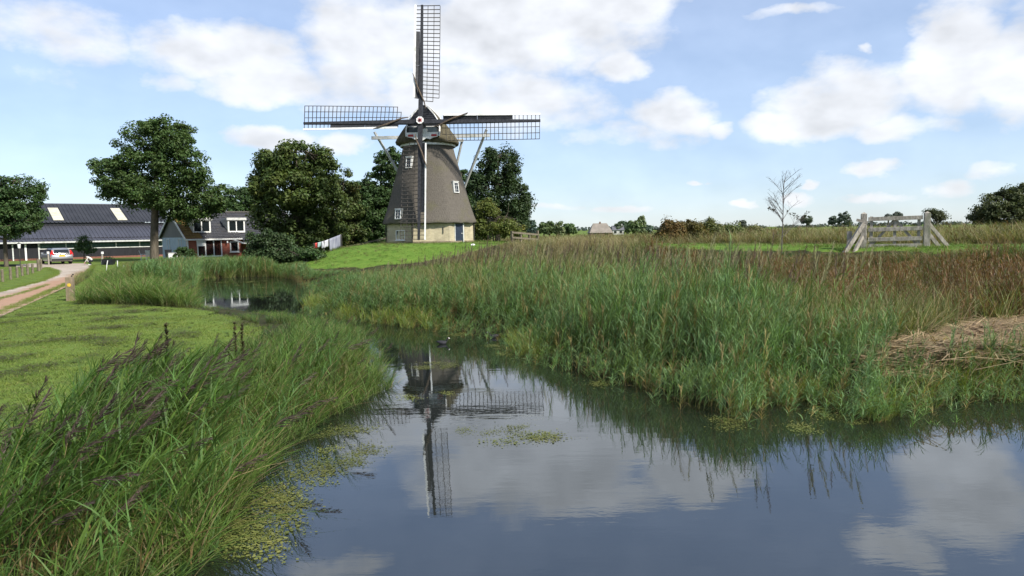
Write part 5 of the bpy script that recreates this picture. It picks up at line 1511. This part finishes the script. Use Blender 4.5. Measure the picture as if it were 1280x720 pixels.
def cand(y0, y1, dens, seed, x0=None, x1=None):
    "random ground points between two distances, inside a little more than the view"
    g = np.random.default_rng(seed)
    X0, X1 = (-0.80*y1-4, 0.80*y1+4) if x0 is None else (x0, x1)
    n = int((X1-X0)*(y1-y0)*dens)
    x = g.uniform(X0, X1, n); y = g.uniform(y0, y1, n)
    k = np.abs(x) < 0.80*y+4
    P = np.column_stack([x[k], y[k]])
    d, s = shore(P)
    z = height(P, d, s)
    return np.column_stack([P, z]), d, s, g
def vnoise(P, sc, seed=0):
    "smooth value noise 0..1 on the ground"
    x = P[:, 0]*sc+seed*17.3; y = P[:, 1]*sc+seed*9.1
    xi, yi = np.floor(x).astype(int), np.floor(y).astype(int); fx, fy = x-xi, y-yi
    fx, fy = fx*fx*(3-2*fx), fy*fy*(3-2*fy)
    def hsh(a, b):
        h = np.sin(a*127.1+b*311.7+seed*74.7)*43758.5453
        return h-np.floor(h)
    return (hsh(xi, yi)*(1-fx)+hsh(xi+1, yi)*fx)*(1-fy)+(hsh(xi, yi+1)*(1-fx)+hsh(xi+1, yi+1)*fx)*fy
GREEN, BLUEG, YELG, DEEP = (0.086, 0.162, 0.042), (0.104, 0.188, 0.082), (0.150, 0.200, 0.036), (0.05, 0.105, 0.024)
STRAW, DRY, PURP, BROWN = (0.30, 0.235, 0.125), (0.34, 0.265, 0.15), (0.055, 0.039, 0.034), (0.135, 0.075, 0.035)

def f_reed(pm, g, i): reed(pm, g, (0, 0, 0), 1.0, (0.11, 0.16, 0.05) if i else (0.26, 0.2, 0.1), (BLUEG if i % 3 else GREEN) if i else (0.20, 0.17, 0.075), None, 0.08+0.03*(i % 4), 18, 0.0135, 0.32, 0.55+0.1*(i % 5), t0=0.28)
def f_reedp(pm, g, i): reed(pm, g, (0, 0, 0), 1.0, (0.13, 0.15, 0.06), GREEN, (0.19, 0.175, 0.10) if i % 2 else (0.085, 0.058, 0.048), 0.16, 12, 0.015, 0.32, 1.0)
def f_lean(pm, g, i): reed(pm, g, (0, 0, 0), 1.0, (0.09, 0.12, 0.035) if i % 5 else (0.24, 0.19, 0.10), (0.062, 0.118, 0.026) if i % 2 else (0.052, 0.112, 0.026), PURP if i % 5 == 0 else None, (0.55, 0.38, 0.25)[i % 3], 18, 0.0125, 0.46, (0.75, 0.45, 0.9)[i % 3])
V_REED = variants('reed', 9, f_reed, seed=1)
V_REEDP = variants('plumed_reed', 6, f_reedp, seed=2)
V_LEAN = variants('leaning_reed', 9, f_lean, seed=3)
def f_clump(h, nb, c0, c1, w, spread, lean, curve, wind=0.1, dead=0.0, n=4):
    def fn(pm, g, i):
        for k in range(nb):
            a = g.random()*6.28; r = spread*math.sqrt(g.random())
            cc = cmix(c0, c1, g.random()); base = cmix(cc, (0.16, 0.13, 0.06), 0.45)
            if g.random() < dead: cc = np.array(STRAW)*(0.6+0.5*g.random()); base = cc*0.8
            blade(pm, g, (r*math.cos(a), r*math.sin(a), 0), h*(0.5+0.6*g.random()), g.random()*6.28, lean*g.random(), curve*(0.3+g.random()), w*(0.6+0.7*g.random()), base, cc, n, wind*(0.5+g.random()), g.normal()*0.7)
    return fn
V_SEDGE = variants('sedge', 6, f_clump(1.0, 34, (0.056, 0.125, 0.022), (0.115, 0.18, 0.034), 0.014, 0.16, 0.25, 0.75, 0.16, 0.12, 5), seed=4)
V_YEL = variants('yellow_sedge', 5, f_clump(1.0, 34, (0.115, 0.165, 0.024), (0.17, 0.21, 0.035), 0.016, 0.16, 0.25, 0.5, 0.08, 0.12, 4), seed=5)
V_TALL = variants('tall_grass', 7, f_clump(1.0, 30, (0.105, 0.150, 0.042), (0.185, 0.200, 0.075), 0.014, 0.22, 0.22, 0.55, 0.2, 0.28, 4), seed=6)
V_DEEP = variants('bank_herb', 6, f_clump(1.0, 34, (0.034, 0.082, 0.018), (0.065, 0.125, 0.028), 0.030, 0.2, 0.4, 0.9, 0.12, 0.03, 4), seed=7)
V_TURF = variants('turf_tuft', 6, f_clump(1.0, 26, (0.098, 0.175, 0.026), (0.180, 0.245, 0.046), 0.10, 2.2, 0.5, 0.7, 0.05, 0.05, 2), TURF, seed=8)
V_BRIGHT = variants('meadow_tuft', 5, f_clump(1.0, 26, (0.070, 0.150, 0.020), (0.130, 0.215, 0.036), 0.10, 2.2, 0.4, 0.6, 0.05, 0.0, 2), TURF, seed=9)
V_STRAW = variants('straw_grass', 5, f_clump(1.0, 30, (0.19, 0.185, 0.085), (0.30, 0.265, 0.145), 0.013, 0.24, 0.25, 0.5, 0.22, 0.4, 4), seed=10)
def f_herb(red, fluff):
    def fn(pm, g, i):
        "willowherb: reddish stems, narrow leaves, pale fluffy seed tops"
        for k in range(7):
            a = g.random()*6.28; r = 0.22*math.sqrt(g.random()); h = 0.7+0.35*g.random()
            b0 = np.array([r*math.cos(a), r*math.sin(a), 0]); le = np.array([g.normal()*0.12+0.05, g.normal()*0.10, 0])
            S = lambda t: b0+le*t*t+np.array([0, 0, h*t])
            ts = [0, 0.4, 0.75, 1.0]
            for q in range(2): pm.ribbon([S(t) for t in ts], [0.011, 0.009, 0.007, 0.003], [np.array(red)*0.8]*4, np.array([1.0-q, q, 0]))
            for j in range(24):
                t = 0.18+0.82*g.random()**0.8; an = g.random()*6.28; p = S(t); L = 0.13*(1.2-t*0.5)
                d = np.array([math.cos(an)*0.8, math.sin(an)*0.8, 0.75 if t < 0.7 else 1.3])
                u = g.random(); c = cmix((0.075, 0.105, 0.028), red, (u*u*0.7 if t < 0.6 else 0.2+0.8*u) if i % 3 else u*u*0.5)
                if fluff and t > 0.72 and g.random() < 0.34: c = np.array((0.25, 0.19, 0.155))*(0.6+0.6*g.random()); L *= 0.4
                pm.ribbon([p, p+d*L*0.5, p+d*L+np.array([0, 0, -0.03])], [0.005, 0.014, 0.003], [c]*3, np.array([-d[1], d[0], 0.3]))
    return fn
V_HERB = variants('willowherb', 6, f_herb((0.22, 0.108, 0.052), True), seed=11)
V_DOCK = variants('brown_herb', 4, f_herb((0.16, 0.085, 0.045), False), seed=12)
def f_cut(pm, g, i):
    for k in range(26):
        p = np.array([g.normal()*0.28, g.normal()*0.22, 0.03+0.10*g.random()]); a = g.normal()*0.5+(0.3 if i % 2 else -0.1)
        L = 0.35+0.5*g.random(); d = np.array([math.cos(a), math.sin(a), g.normal()*0.16])
        c = np.array(DRY)*(0.45+0.75*g.random()); c = cmix(c, (0.16, 0.10, 0.06), g.random()*0.5)
        pm.ribbon([p-d*L/2, p+np.array([0, 0, 0.03*g.random()]), p+d*L/2], [0.010, 0.013, 0.006], [c]*3, np.array([-math.sin(a), math.cos(a), 0.3]))
V_CUT = variants('cut_reed', 5, f_cut, seed=13)

# how high the plants stand against what is behind them (tops of the growth, read off the photograph)
TOP_R = [(300, 352), (385, 343), (450, 338), (520, 330), (565, 318), (600, 308), (650, 297), (720, 292), (820, 291), (838, 303), (900, 310), (960, 312), (1060, 316), (1100, 311), (1150, 310), (1195, 308), (1240, 300), (1280, 296), (1420, 286)]
TOP_L = [(-300, 560), (-100, 520), (0, 482), (60, 455), (120, 446), (200, 434), (250, 428), (300, 421), (335, 406), (400, 392), (440, 398), (470, 428), (490, 465), (560, 520)]
TOP_B = [(60, 350), (235, 348), (250, 380), (300, 389), (350, 386), (400, 390), (440, 398), (480, 424)]
TOP_H = [(60, 338), (100, 336), (130, 330), (165, 325), (240, 319), (300, 318), (335, 320), (350, 330), (375, 326), (390, 338), (450, 337)]
TOP_F = [(500, 300), (640, 293), (830, 289), (960, 282), (1060, 280), (1160, 280), (1200, 277), (1280, 274), (1500, 268)]
def fit(P, h, line, g, soft=0.12, over=4.0):
    "limit plant heights h at P so that the growth ends near the line; returns heights and a keep mask"
    px_, _ = proj(P)
    a = np.array(line, float)
    yl = np.interp(px_, a[:, 0], a[:, 1])-over*(g.random(len(P))**3)*np.clip(14/P[:, 1], 0.25, 1.5)
    r = np.array([tuple(_f)])+np.outer((px_-640)/F, np.array(CR))+np.outer((360-yl)/F, np.array(CU))
    ztop = CAM_H+r[:, 2]/r[:, 1]*P[:, 1]
    hm = (ztop-P[:, 2])*(1-soft*1.6*g.random(len(P)))
    return np.minimum(h, hm), hm > 0.10
def px_in(P, poly):
    x, y = proj(P); return in_poly(x, y, poly)
def masks(P, d):
    l, m_, c, dr = zone_masks(P)
    return l, m_, c, dr
CUTZ = [(1090, 478), (1105, 456), (1140, 442), (1180, 428), (1290, 412), (1500, 412), (1500, 462), (1280, 460), (1200, 470), (1120, 488)]
def sel(P, d, s, k): return P[k], d[k], s[k]

# --- right bank: green reeds along the water
Ps, hs = [], []
for y0, y1, dens, sd in ((9, 16, 88, 1), (16, 22, 66, 2), (22, 30, 42, 3), (30, 42, 22, 4)):
    P, d, s, g = cand(y0, y1, dens, sd, -14, 18)
    l, m_, c, dr = masks(P, d)
    wdt = 4.2+1.6*vnoise(P, 0.25, 3)-np.clip((P[:, 0]-4.0)*0.9, 0, 3.0)
    k = (s == 2) & (d > -0.15-0.75*g.random(len(P))**5) & (d < wdt) & ~l & ~m_ & (P[:, 1] < 42) & (g.random(len(P)) < 0.55+0.6*vnoise(P, 0.8, 5))
    k &= ~px_in(P, CUTZ)
    P, d = P[k], d[k]
    h = (1.45+0.5*vnoise(P, 0.35, 7))*(0.78+0.4*np.random.default_rng(sd).random(len(P)))
    low = np.clip((P[:, 0]-4.2)/1.0, 0, 1)*(P[:, 1] < 15)
    h *= 1-0.28*low
    h *= np.where(P[:, 0] < -3, 0.82, 1.0)*(0.72+0.28*ss((d+0.3)/0.8))
    Ps.append(P); hs.append(h)
P = np.concatenate(Ps); h = np.concatenate(hs)*0.93; g = np.random.default_rng(41)
h, k = fit(P, h, TOP_R, g); P, h = P[k], h[k]
d, _ = shore(P)
front = np.interp(P[:, 0], [-6, -3, 0, 2, 5], [0.45, 0.38, 0.42, 0.62, 0.62])
h *= np.where(g.random(len(P)) < 0.08, 1.35, 1.0)*(0.74+0.5*vnoise(P, 0.55, 19))
h *= np.interp(P[:, 0], [-6, -2, 1.5, 4], [0.80, 0.70, 0.74, 0.86])*(front+(1-front)*ss((d-0.1)/1.9))
scatter('reeds', V_REED, P, g.normal(0, 0.8, len(P)), np.column_stack([0.62+0.2*h, 0.62+0.2*h, h]), g.normal(0, 0.11, (len(P), 2)), 41)
# --- yellow green sedges in front of the reeds
P, d, s, g = cand(9, 30, 9, 11, -12, 18)
k = (s == 2) & (d > -0.12) & (d < 0.75) & (vnoise(P, 0.5, 9) > 0.42)
P = P[k]; h = 0.45+0.35*g.random(len(P))
scatter('shore_sedges', V_YEL, P, g.random(len(P))*6.28, h, None, 42)
# --- the marsh: tall grass with plumes, browner towards the dike
Ps, S_, H_, Z_, T_ = [], [], [], [], []
for y0, y1, dens, sd in ((12, 20, 17, 21), (20, 32, 11, 22), (32, 48, 6.5, 23), (48, 64, 4.5, 24)):
    P, d, s, g = cand(y0, y1, dens, sd, -16, 46)
    l, m_, c, dr = masks(P, d)
    q = dike_q(P)
    k = (s == 2) & (d > 2.2) & ~l & ~m_ & ~c & (q < 2.0) & ~px_in(P, CUTZ)
    n1 = vnoise(P, 0.22, 31); n2 = vnoise(P, 0.5, 33); u = g.random(len(P))
    far_ = ss((q+13)/9)                       # towards the dike
    rightness = ss((P[:, 0]-5)/4)*ss((d-3.5)/2.5)
    left_brown = ss(1-np.hypot(P[:, 0]+2.0, (P[:, 1]-40)*0.45)/3.2)
    wantH = np.maximum(rightness*(0.62+0.9*n1), left_brown*1.1) > 0.45+0.5*u
    hm, _ = fit(P, np.full(len(P), 9.0), TOP_R, np.random.default_rng(sd))
    wantH &= hm > 0.6
    wantS = ~wantH & (far_*0.85*(0.4+n2) > 0.25+0.6*u)
    wantR = ~wantH & ~wantS & (u < (0.04+0.06*((d > 4.5) & (d < 9)))*(rightness < 0.35))
    hb = 0.95+0.5*n1
    kh = k & wantH; wantT2 = kh & (g.random(len(P)) < 0.15); wantH &= ~wantT2
    S_.append(P[k & wantS]); H_.append(P[k & wantH]); Z_.append(P[k & wantR]); T_.append(P[(k & ~wantH & ~wantS & ~wantR) | wantT2])
def put(name, var, L, h0, h1, seed, tw=0.10, aspect=1.0, line=TOP_R, soft=0.2):
    P = np.concatenate(L); g = np.random.default_rng(seed)
    h = (h0+(h1-h0)*vnoise(P, 0.4, seed))*(0.75+0.5*g.random(len(P)))
    h, k = fit(P, h, line, g, soft, 9.0 if name == 'willowherb' else 4.0)
    if name == 'willowherb': h *= 0.72+0.42*vnoise(P, 0.8, 77)
    h = np.maximum(h, 0.14)
    aspect = aspect*np.clip(0.75/h, 1.0, 2.2)
    scatter(name, var, P, g.random(len(P))*6.28, np.column_stack([h*aspect, h*aspect, h]), g.normal(0, tw, (len(P), 2)), seed)
put('tall_marsh_grass', V_TALL, T_, 0.9, 1.45, 51)
put('straw_grass', V_STRAW, S_, 0.8, 1.3, 52)
put('willowherb', V_HERB, H_, 1.1, 2.0, 53, 0.12, 0.75, soft=0.34)
Zp = np.concatenate(Z_); g = np.random.default_rng(54)
# each marsh reed point becomes a loose group of stems
Zp = np.repeat(Zp, 4, 0)+np.column_stack([g.normal(0, 0.25, (len(Zp)*4, 2)), np.zeros(len(Zp)*4)])
h = (1.45+0.5*vnoise(Zp, 0.3, 8))*(0.75+0.4*g.random(len(Zp)))
h, k = fit(Zp, h, TOP_R, g); Zp, h = Zp[k], h[k]
scatter('plumed_reeds', V_REEDP, Zp, g.normal(0, 0.8, len(Zp)), np.column_stack([0.95+0*h, 0.95+0*h, h]), g.normal(0, 0.1, (len(Zp), 2)), 54)
# undergrowth that closes the gaps between stems
P, d, s, g = cand(9, 40, 8, 25, -14, 40)
l, m_, c, dr = masks(P, d)
k = (s == 2) & (d > 0.7) & ~l & ~m_ & ~c & (dike_q(P) < 1.0) & ~px_in(P, CUTZ)
P = P[k]; h, k = fit(P, 0.4+0.35*g.random(len(P)), TOP_R, g); P, h = P[k], h[k]
scatter('marsh_undergrowth', V_DEEP, P, g.random(len(P))*6.28, h, None, 55)
# cut reeds lying on the right bank
P, d, s, g = cand(10, 19, 34, 26, 3, 18)
k = (s == 2) & (d > 0.5) & px_in(P, CUTZ)
P = P[k]; P[:, 2] += 0.10*g.random(len(P))+0.22*vnoise(P, 0.9, 4)
scatter('cut_reeds', V_CUT, P, g.normal(0.2, 0.5, len(P)), 0.8+0.6*g.random(len(P)), g.normal(0, 0.12, (len(P), 2)), 56)
# --- left bank: leaning reeds with dark plumes near the camera, softer grass further along
def left_belt(y): return np.interp(y, [3, 8, 10, 12, 15, 18, 22, 28], [3.2, 3.0, 2.6, 2.4, 3.6, 4.5, 4.5, 4.5])
P1, P2, P3_ = [], [], []
for y0, y1, dens, sd in ((3.0, 9, 80, 61), (9, 14, 60, 62), (14, 30, 34, 63)):
    P, d, s, g = cand(y0, y1, dens, sd, -16, 0)
    l, m_, c, dr = masks(P, d)
    k = (s == 0) & ~(l & (d > 1.2)) & (d > -0.12) & (d < left_belt(P[:, 1])*(0.85+0.3*vnoise(P, 0.8, 2))) & (P[:, 1] < 29)
    u = g.random(len(P)); reedy = 0.9*ss((11.5-P[:, 1])/3.5)*ss((d-0.25)/0.8)+0.12
    reedy = np.where(P[:, 1] > 13, 0.10, reedy)
    P1.append(P[k & (u < reedy)])
    r2 = (u-reedy)/(1-reedy+1e-6)
    sed = ss(1-(d-0.9)/1.2)
    P2.append(P[k & (u >= reedy) & (r2 < 0.18+0.20*sed)])
    P3_.append(P[k & (u >= reedy) & (r2 > 0.86)])
P = np.concatenate(P1); g = np.random.default_rng(64)
h = (1.05+0.35*vnoise(P, 0.6, 6))*(0.75+0.5*g.random(len(P)))*np.where(P[:, 1] > 12.5, 0.72, 1.0)
def fit_left(P, h, g):
    h1, k1 = fit(P, h, TOP_L, g, 0.2, 12); h2, k2 = fit(P, h, TOP_B, g, 0.2)
    back = P[:, 1] > 19.5
    return np.where(back, h2, h1), np.where(back, k2, k1)
h, k = fit_left(P, h, g); P, h = P[k], h[k]
scatter('leaning_reeds', V_LEAN, P, g.normal(0.25, 0.45, len(P)), np.column_stack([h*0.95, h*0.95, h]), g.normal(0, 0.12, (len(P), 2)), 64)
P = np.concatenate(P2); h = (0.62+0.28*vnoise(P, 0.5, 3))*(0.7+0.5*g.random(len(P)))
h, k = fit_left(P, h, g); P, h = P[k], h[k]
scatter('bank_sedges', V_SEDGE, P, g.normal(0, 1.0, len(P)), h, g.normal(0, 0.1, (len(P), 2)), 65)
P = np.concatenate(P3_); h = (0.35+0.35*vnoise(P, 0.7, 4))*(0.7+0.5*g.random(len(P)))
h, k = fit_left(P, h, g); P, h = P[k], h[k]
scatter('bank_herbs', V_DEEP, P, g.random(len(P))*6.28, h, None, 66)
# --- rough grass and reeds between the lawn, the pond and the farmhouse
Pa, Pb = [], []
for y0, y1, dens, sd in ((24, 36, 13, 71), (36, 52, 8, 72), (52, 72, 5, 73)):
    P, d, s, g = cand(y0, y1, dens, sd, -50, 2)
    l, m_, c, dr = masks(P, d)
    k = (s != 2) & (d > -0.1) & ~l & ~dr & ~m_ & (P[:, 0] > -0.62*P[:, 1]) & (P[:, 1] < 70)
    px_, py_ = proj(P); k &= (px_ > 92) & ~((px_ < 150) & (py_ < 340))
    n1 = vnoise(P, 0.15, 12)
    Pa.append(P[k & (n1 > 0.38)]); Pb.append(P[k & (n1 <= 0.45)])
def split_back(L):
    P = np.concatenate(L); px_, _ = proj(P); b = (P[:, 1] < 33) & (px_ > 225)
    return [P[~b]], [P[b]]
Pa, Pa2 = split_back(Pa); Pb, Pb2 = split_back(Pb)
put('pond_edge_grass', V_SEDGE, [Pa2[0], Pb2[0]], 0.5, 0.9, 78, line=TOP_B)
put('rough_bank_grass', V_SEDGE, Pa, 0.7, 1.1, 75, line=TOP_H)
put('pale_bank_grass', V_TALL, Pb, 0.5, 0.9, 76, line=TOP_H)
P, d, s, g = cand(26, 54, 26, 74, -34, -6)
l, m_, c, dr = masks(P, d)
px_, py_ = proj(P)
k = ~l & ~m_ & (d > -0.3) & (d < 2.6) & (((s == 0) & (P[:, 1] > 33)) | (s == 1) | ((s == 2) & (P[:, 1] > 42)))
k &= (g.random(len(P)) < 0.35+0.6*vnoise(P, 0.3, 3))
P = P[k]; h = (1.5+0.5*vnoise(P, 0.3, 9))*(0.75+0.45*g.random(len(P)))
h, k = fit(P, h, TOP_H, g); P, h = P[k], h[k]
scatter('pond_reeds', V_REED, P, g.normal(0, 0.8, len(P)), np.column_stack([1.3+0*h, 1.3+0*h, h]), g.normal(0, 0.09, (len(P), 2)), 77)
# --- beyond the dike
Pa, Pb, Pc = [], [], []
for y0, y1, dens, sd in ((28, 44, 12, 81), (44, 66, 7, 82), (66, 110, 2.6, 83)):
    P, d, s, g = cand(y0, y1, dens, sd, -10, 82)
    q = dike_q(P)
    px_, py_ = proj(P)
    k = (q > 2.6) & (q < 46) & (d > 3) & (np.hypot(P[:, 0]-MILL.x, P[:, 1]-MILL.y) > 14)
    u = g.random(len(P)); n1 = vnoise(P, 0.12, 21)
    Pa.append(P[k & (u < 0.42)]); Pb.append(P[k & (u >= 0.42) & (u < 0.72+0.2*n1)]); Pc.append(P[k & (u >= 0.92)])
put('field_grass', V_TALL, Pa, 1.8, 2.5, 84, 0.1, 1.4, line=TOP_F)
put('field_straw', V_STRAW, Pb, 1.8, 2.5, 85, 0.1, 1.4, line=TOP_F)
put('field_herbs', V_DOCK, Pc, 1.6, 2.2, 86, 0.1, 1.2, line=TOP_F)
# --- short turf
Ps, Pm = [], []
for y0, y1, dens, sd in ((6, 14, 42, 91), (14, 22, 26, 92), (22, 34, 12, 93), (34, 70, 3.2, 94)):
    P, d, s, g = cand(y0, y1, dens, sd, -46, 34)
    l, m_, c, dr = masks(P, d)
    Ps.append(P[l & ~dr & (d > 0.6) & ~m_]); Pm.append(P[(m_ | c) & (d > 0.6)])
P = np.concatenate(Ps); g = np.random.default_rng(95)
h = 0.045+0.03*g.random(len(P))
scatter('lawn_grass', V_TURF, P, g.random(len(P))*6.28, np.column_stack([0.085+0*h, 0.085+0*h, h])*1.0, None, 95)
P = np.concatenate(Pm); h = 0.08+0.06*g.random(len(P))
scatter('meadow_grass', V_BRIGHT, P, g.random(len(P))*6.28, np.column_stack([0.16+0*h, 0.16+0*h, h]), None, 96)
# broad leaved weeds in the lawn and taller tussocks on the mound
P, d, s, g = cand(6, 34, 1.1, 192, -40, -2); l, m_, c, dr = masks(P, d)
P = P[l & ~dr & (d > 0.6) & (vnoise(P, 0.6, 14) > 0.4)]
scatter('lawn_weeds', V_DEEP, P, g.random(len(P))*6.28, np.column_stack([0.20+0*P[:, 0], 0.20+0*P[:, 0], 0.05+0.07*g.random(len(P))]), None, 98)
P, d, s, g = cand(24, 62, 1.4, 193, -20, 34); l, m_, c, dr = masks(P, d)
P = P[(m_ | c) & (d > 0.6) & (vnoise(P, 0.35, 15) > 0.5)]
scatter('mound_tussocks', V_TALL, P, g.random(len(P))*6.28, np.column_stack([0.5+0*P[:, 0], 0.5+0*P[:, 0], 0.14+0.18*g.random(len(P))]), None, 99)
# ragged edges of the drive and the strip of grass along its middle
def edge_points(line, n, spread, seed):
    g = np.random.default_rng(seed); pts = []
    for (x0, y0), (x1, y1) in zip(line, line[1:]):
        a, b = gp(x0, y0, YARD), gp(x1, y1, YARD)
        for t in g.random(max(2, int((b-a).length*n))): pts.append(a.lerp(b, t)+Vector((g.normal()*spread, g.normal()*spread, 0)))
    return np.array([tuple(p) for p in pts])
P = np.concatenate([edge_points([(-250, 485), (0, 391), (58, 366), (96, 350), (112, 339), (117, 331.5)], 26, 0.10, 1), edge_points([(-250, 422), (0, 365), (50, 352), (70, 344), (71, 339), (58, 334.5)], 26, 0.10, 2), edge_points([(-200, 440), (0, 374), (30, 366), (60, 356)], 14, 0.07, 3)])
g = np.random.default_rng(97); P[:, 2] = YARD+0.01
scatter('verge_grass', V_TURF, P, g.random(len(P))*6.28, np.column_stack([0.06+0*P[:, 0], 0.06+0*P[:, 0], 0.04+0.06*g.random(len(P))]), None, 97)
# dark dry clippings lying in the mowing tracks
def f_clip(pm, g, i):
    for k in range(18):
        p = np.array([g.normal()*0.10, g.normal()*0.10, 0.03+0.03*g.random()]); a = g.random()*6.28; L = 0.05+0.07*g.random()
        d = np.array([math.cos(a), math.sin(a), g.normal()*0.2]); c = cmix((0.05, 0.045, 0.022), (0.085, 0.075, 0.035), g.random())
        pm.ribbon([p-d*L/2, p+d*L/2], [0.008, 0.006], [c]*2, np.array([-d[1], d[0], 0.2]))
V_CLIP = variants('clippings', 4, f_clip, seed=14)
P, d, s, g = cand(8, 28, 24, 98, -26, -2)
c0_ = gp(70, 455, YARD)
l = px_in(P, LAWN) & (d > 1.5)
r = np.hypot(P[:, 0]-c0_.x+1.5+0.7*(vnoise(P, 0.5, 1)-.5), (P[:, 1]-c0_.y-0.5)*0.62)
k = l & (np.sin(r*4.6) > 0.35) & (vnoise(P, 0.9, 2)+0.25*g.random(len(P)) > 0.66)
P = P[k]; scatter('grass_clippings', V_CLIP, P, g.random(len(P))*6.28, 0.8+0.6*g.random(len(P)), None, 98)

# dock spikes standing over the left bank
def dock(x, y, D, h, lab, seed):
    p = at(x, y, D); p.z = gz_at(p.x, p.y)
    t = thing('dock_plant', lab, 'plant', p, 0, 'dock spikes on the left bank')
    g = np.random.default_rng(seed); pm = PM()
    for q in range(2): pm.ribbon([np.array([0, 0, z]) for z in (-0.05, h*0.5, h)], [0.014, 0.011, 0.005], [(0.06, 0.06, 0.025)]*3, np.array([1-q, q, 0]))
    link('stem', pm.mesh('stem'), t)
    pm = PM()
    for k in range(150):
        z = h*(0.45+0.55*g.random()); a = g.random()*6.28; L = 0.055*(1.15-0.6*(z/h)); d_ = np.array([math.cos(a), math.sin(a), 0.7])
        c = cmix((0.045, 0.05, 0.02), (0.06, 0.035, 0.02), g.random())
        pm.ribbon([np.array([0, 0, z]), np.array([0, 0, z])+d_*L*0.5, np.array([0, 0, z])+d_*L], [0.01, 0.025, 0.01], [c]*3, np.array([-d_[1], d_[0], 0.2]))
    link('seed_spike', pm.mesh('seed_spike'), t, kind='stuff')
dock(211, 470, 9.6, 1.30, 'dark dock spike standing alone before the mown lawn', 1)
dock(296, 470, 10.8, 1.30, 'dark dock spike, left of the close pair above the bank', 2)
dock(305, 470, 11.0, 1.25, 'dark dock spike, right of the close pair above the bank', 3)
# leafy shrub among the reeds of the left bank
p = at(185, 560, 7.6); p.z = gz_at(p.x, p.y)
t = thing('leafy_shrub', 'small shrub with round yellowing leaves among the leaning reeds', 'shrub', p)
g = np.random.default_rng(9); C = np.column_stack([g.normal(0, 0.28, 40), g.normal(0, 0.25, 40), 0.45+0.55*g.random(40)])
V, Q, tt = leaf_mesh(C, np.full(40, 0.12), 16, 0.024, (0.075, 0.10, 0.022), 77, narrow=0.8, spread=0.5)
link('foliage', np_mesh('foliage', V, quads=Q, tint=tt, material=LEAF), t, kind='stuff')
b = MB()
for c in C[::2]: b.tube([(0, 0, -0.05), (c[0]*0.4, c[1]*0.4, c[2]*0.6), tuple(c)], [0.012, 0.008, 0.003], 4, cap=False)
b.build('stem', mBARK, t)

# ------------------------------------------------------------------ floating plants
def f_duck(pm, g, i):
    for k in range(190):
        p = np.array([g.normal()*0.13, g.normal()*0.09, 0.006+0.004*g.random()]); a = g.random()*6.28; L = 0.005+0.011*g.random()**3
        d = np.array([math.cos(a), math.sin(a), 0.0]); c = cmix((0.105, 0.13, 0.03), (0.20, 0.21, 0.065), g.random())
        pm.ribbon([p-d*L, p-d*L*0.4, p+d*L*0.4, p+d*L], [L*0.7, L*1.6, L*1.6, L*0.7], [c]*4, np.array([-d[1], d[0], 0.05]))
V_DUCK = variants('duckweed', 5, f_duck, seed=15)
MATS_PX = [  # photo polygons of floating mats, density
 ([(250, 690), (300, 640), (350, 600), (395, 565), (440, 555), (475, 560), (440, 585), (400, 600), (372, 620), (370, 650), (345, 690), (300, 695)], 1.0),
 ([(345, 560), (400, 540), (455, 528), (462, 545), (420, 555), (380, 570)], 0.7),
 ([(418, 577), (455, 575), (446, 588), (425, 586)], 0.5),
 ([(520, 455), (545, 452), (567, 456), (560, 461), (530, 463)], 0.7),
 ([(508, 476), (532, 474), (534, 480), (512, 481)], 0.5), ([(505, 492), (560, 486), (562, 492), (510, 498)], 0.3),
 ([(612, 432), (632, 432), (636, 436), (615, 437)], 1.0), ([(628, 438), (646, 438), (648, 442), (630, 443)], 1.0),
 ([(560, 540), (640, 532), (715, 540), (722, 552), (660, 560), (575, 552)], 0.42),
 ([(468, 402), (490, 403), (490, 406), (468, 406)], 0.7), ([(560, 416), (600, 416), (602, 420), (560, 420)], 0.5),
 ([(900, 522), (935, 527), (932, 536), (898, 534)], 0.9), ([(985, 528), (1010, 530), (1005, 540), (985, 538)], 0.8),
 ([(1015, 510), (1055, 512), (1090, 530), (1050, 534), (1020, 522)], 0.9), ([(745, 472), (772, 474), (770, 482), (745, 480)], 0.6),
 ([(470, 488), (492, 480), (520, 500), (505, 525), (470, 520)], 0.35),
 ([(262, 352), (330, 350), (375, 357), (330, 362), (270, 358)], 0.22), ([(290, 368), (360, 372), (300, 376)], 0.2),
]
Ps = []
for j, (poly, dn) in enumerate(MATS_PX):
    w = np.array([tuple(gp(x, y, 0.0))[:2] for x, y in poly])
    lo, hi = w.min(0), w.max(0); g = np.random.default_rng(300+j)
    D = w[:, 1].mean(); n = int((hi-lo).prod()*17*dn*min(1.0, 14/D))+3
    q = lo+(hi-lo)*g.random((n, 2))
    k = in_poly(q[:, 0], q[:, 1], [tuple(a) for a in w])
    q = q[k]
    if len(q) == 0: continue
    nz = vnoise(q, 2.2, j)*0.6+vnoise(q, 5.5, j+3)*0.4
    q = q[nz > 0.62-0.36*dn]
    Ps.append(np.column_stack([q, np.zeros(len(q))]))
P = np.concatenate(Ps); d, s = shore(P[:, :2]); P = P[d < 0.1]; g = np.random.default_rng(44)
scatter('duckweed', V_DUCK, P, g.random(len(P))*6.28, 0.7+0.7*g.random(len(P)), None, 44)
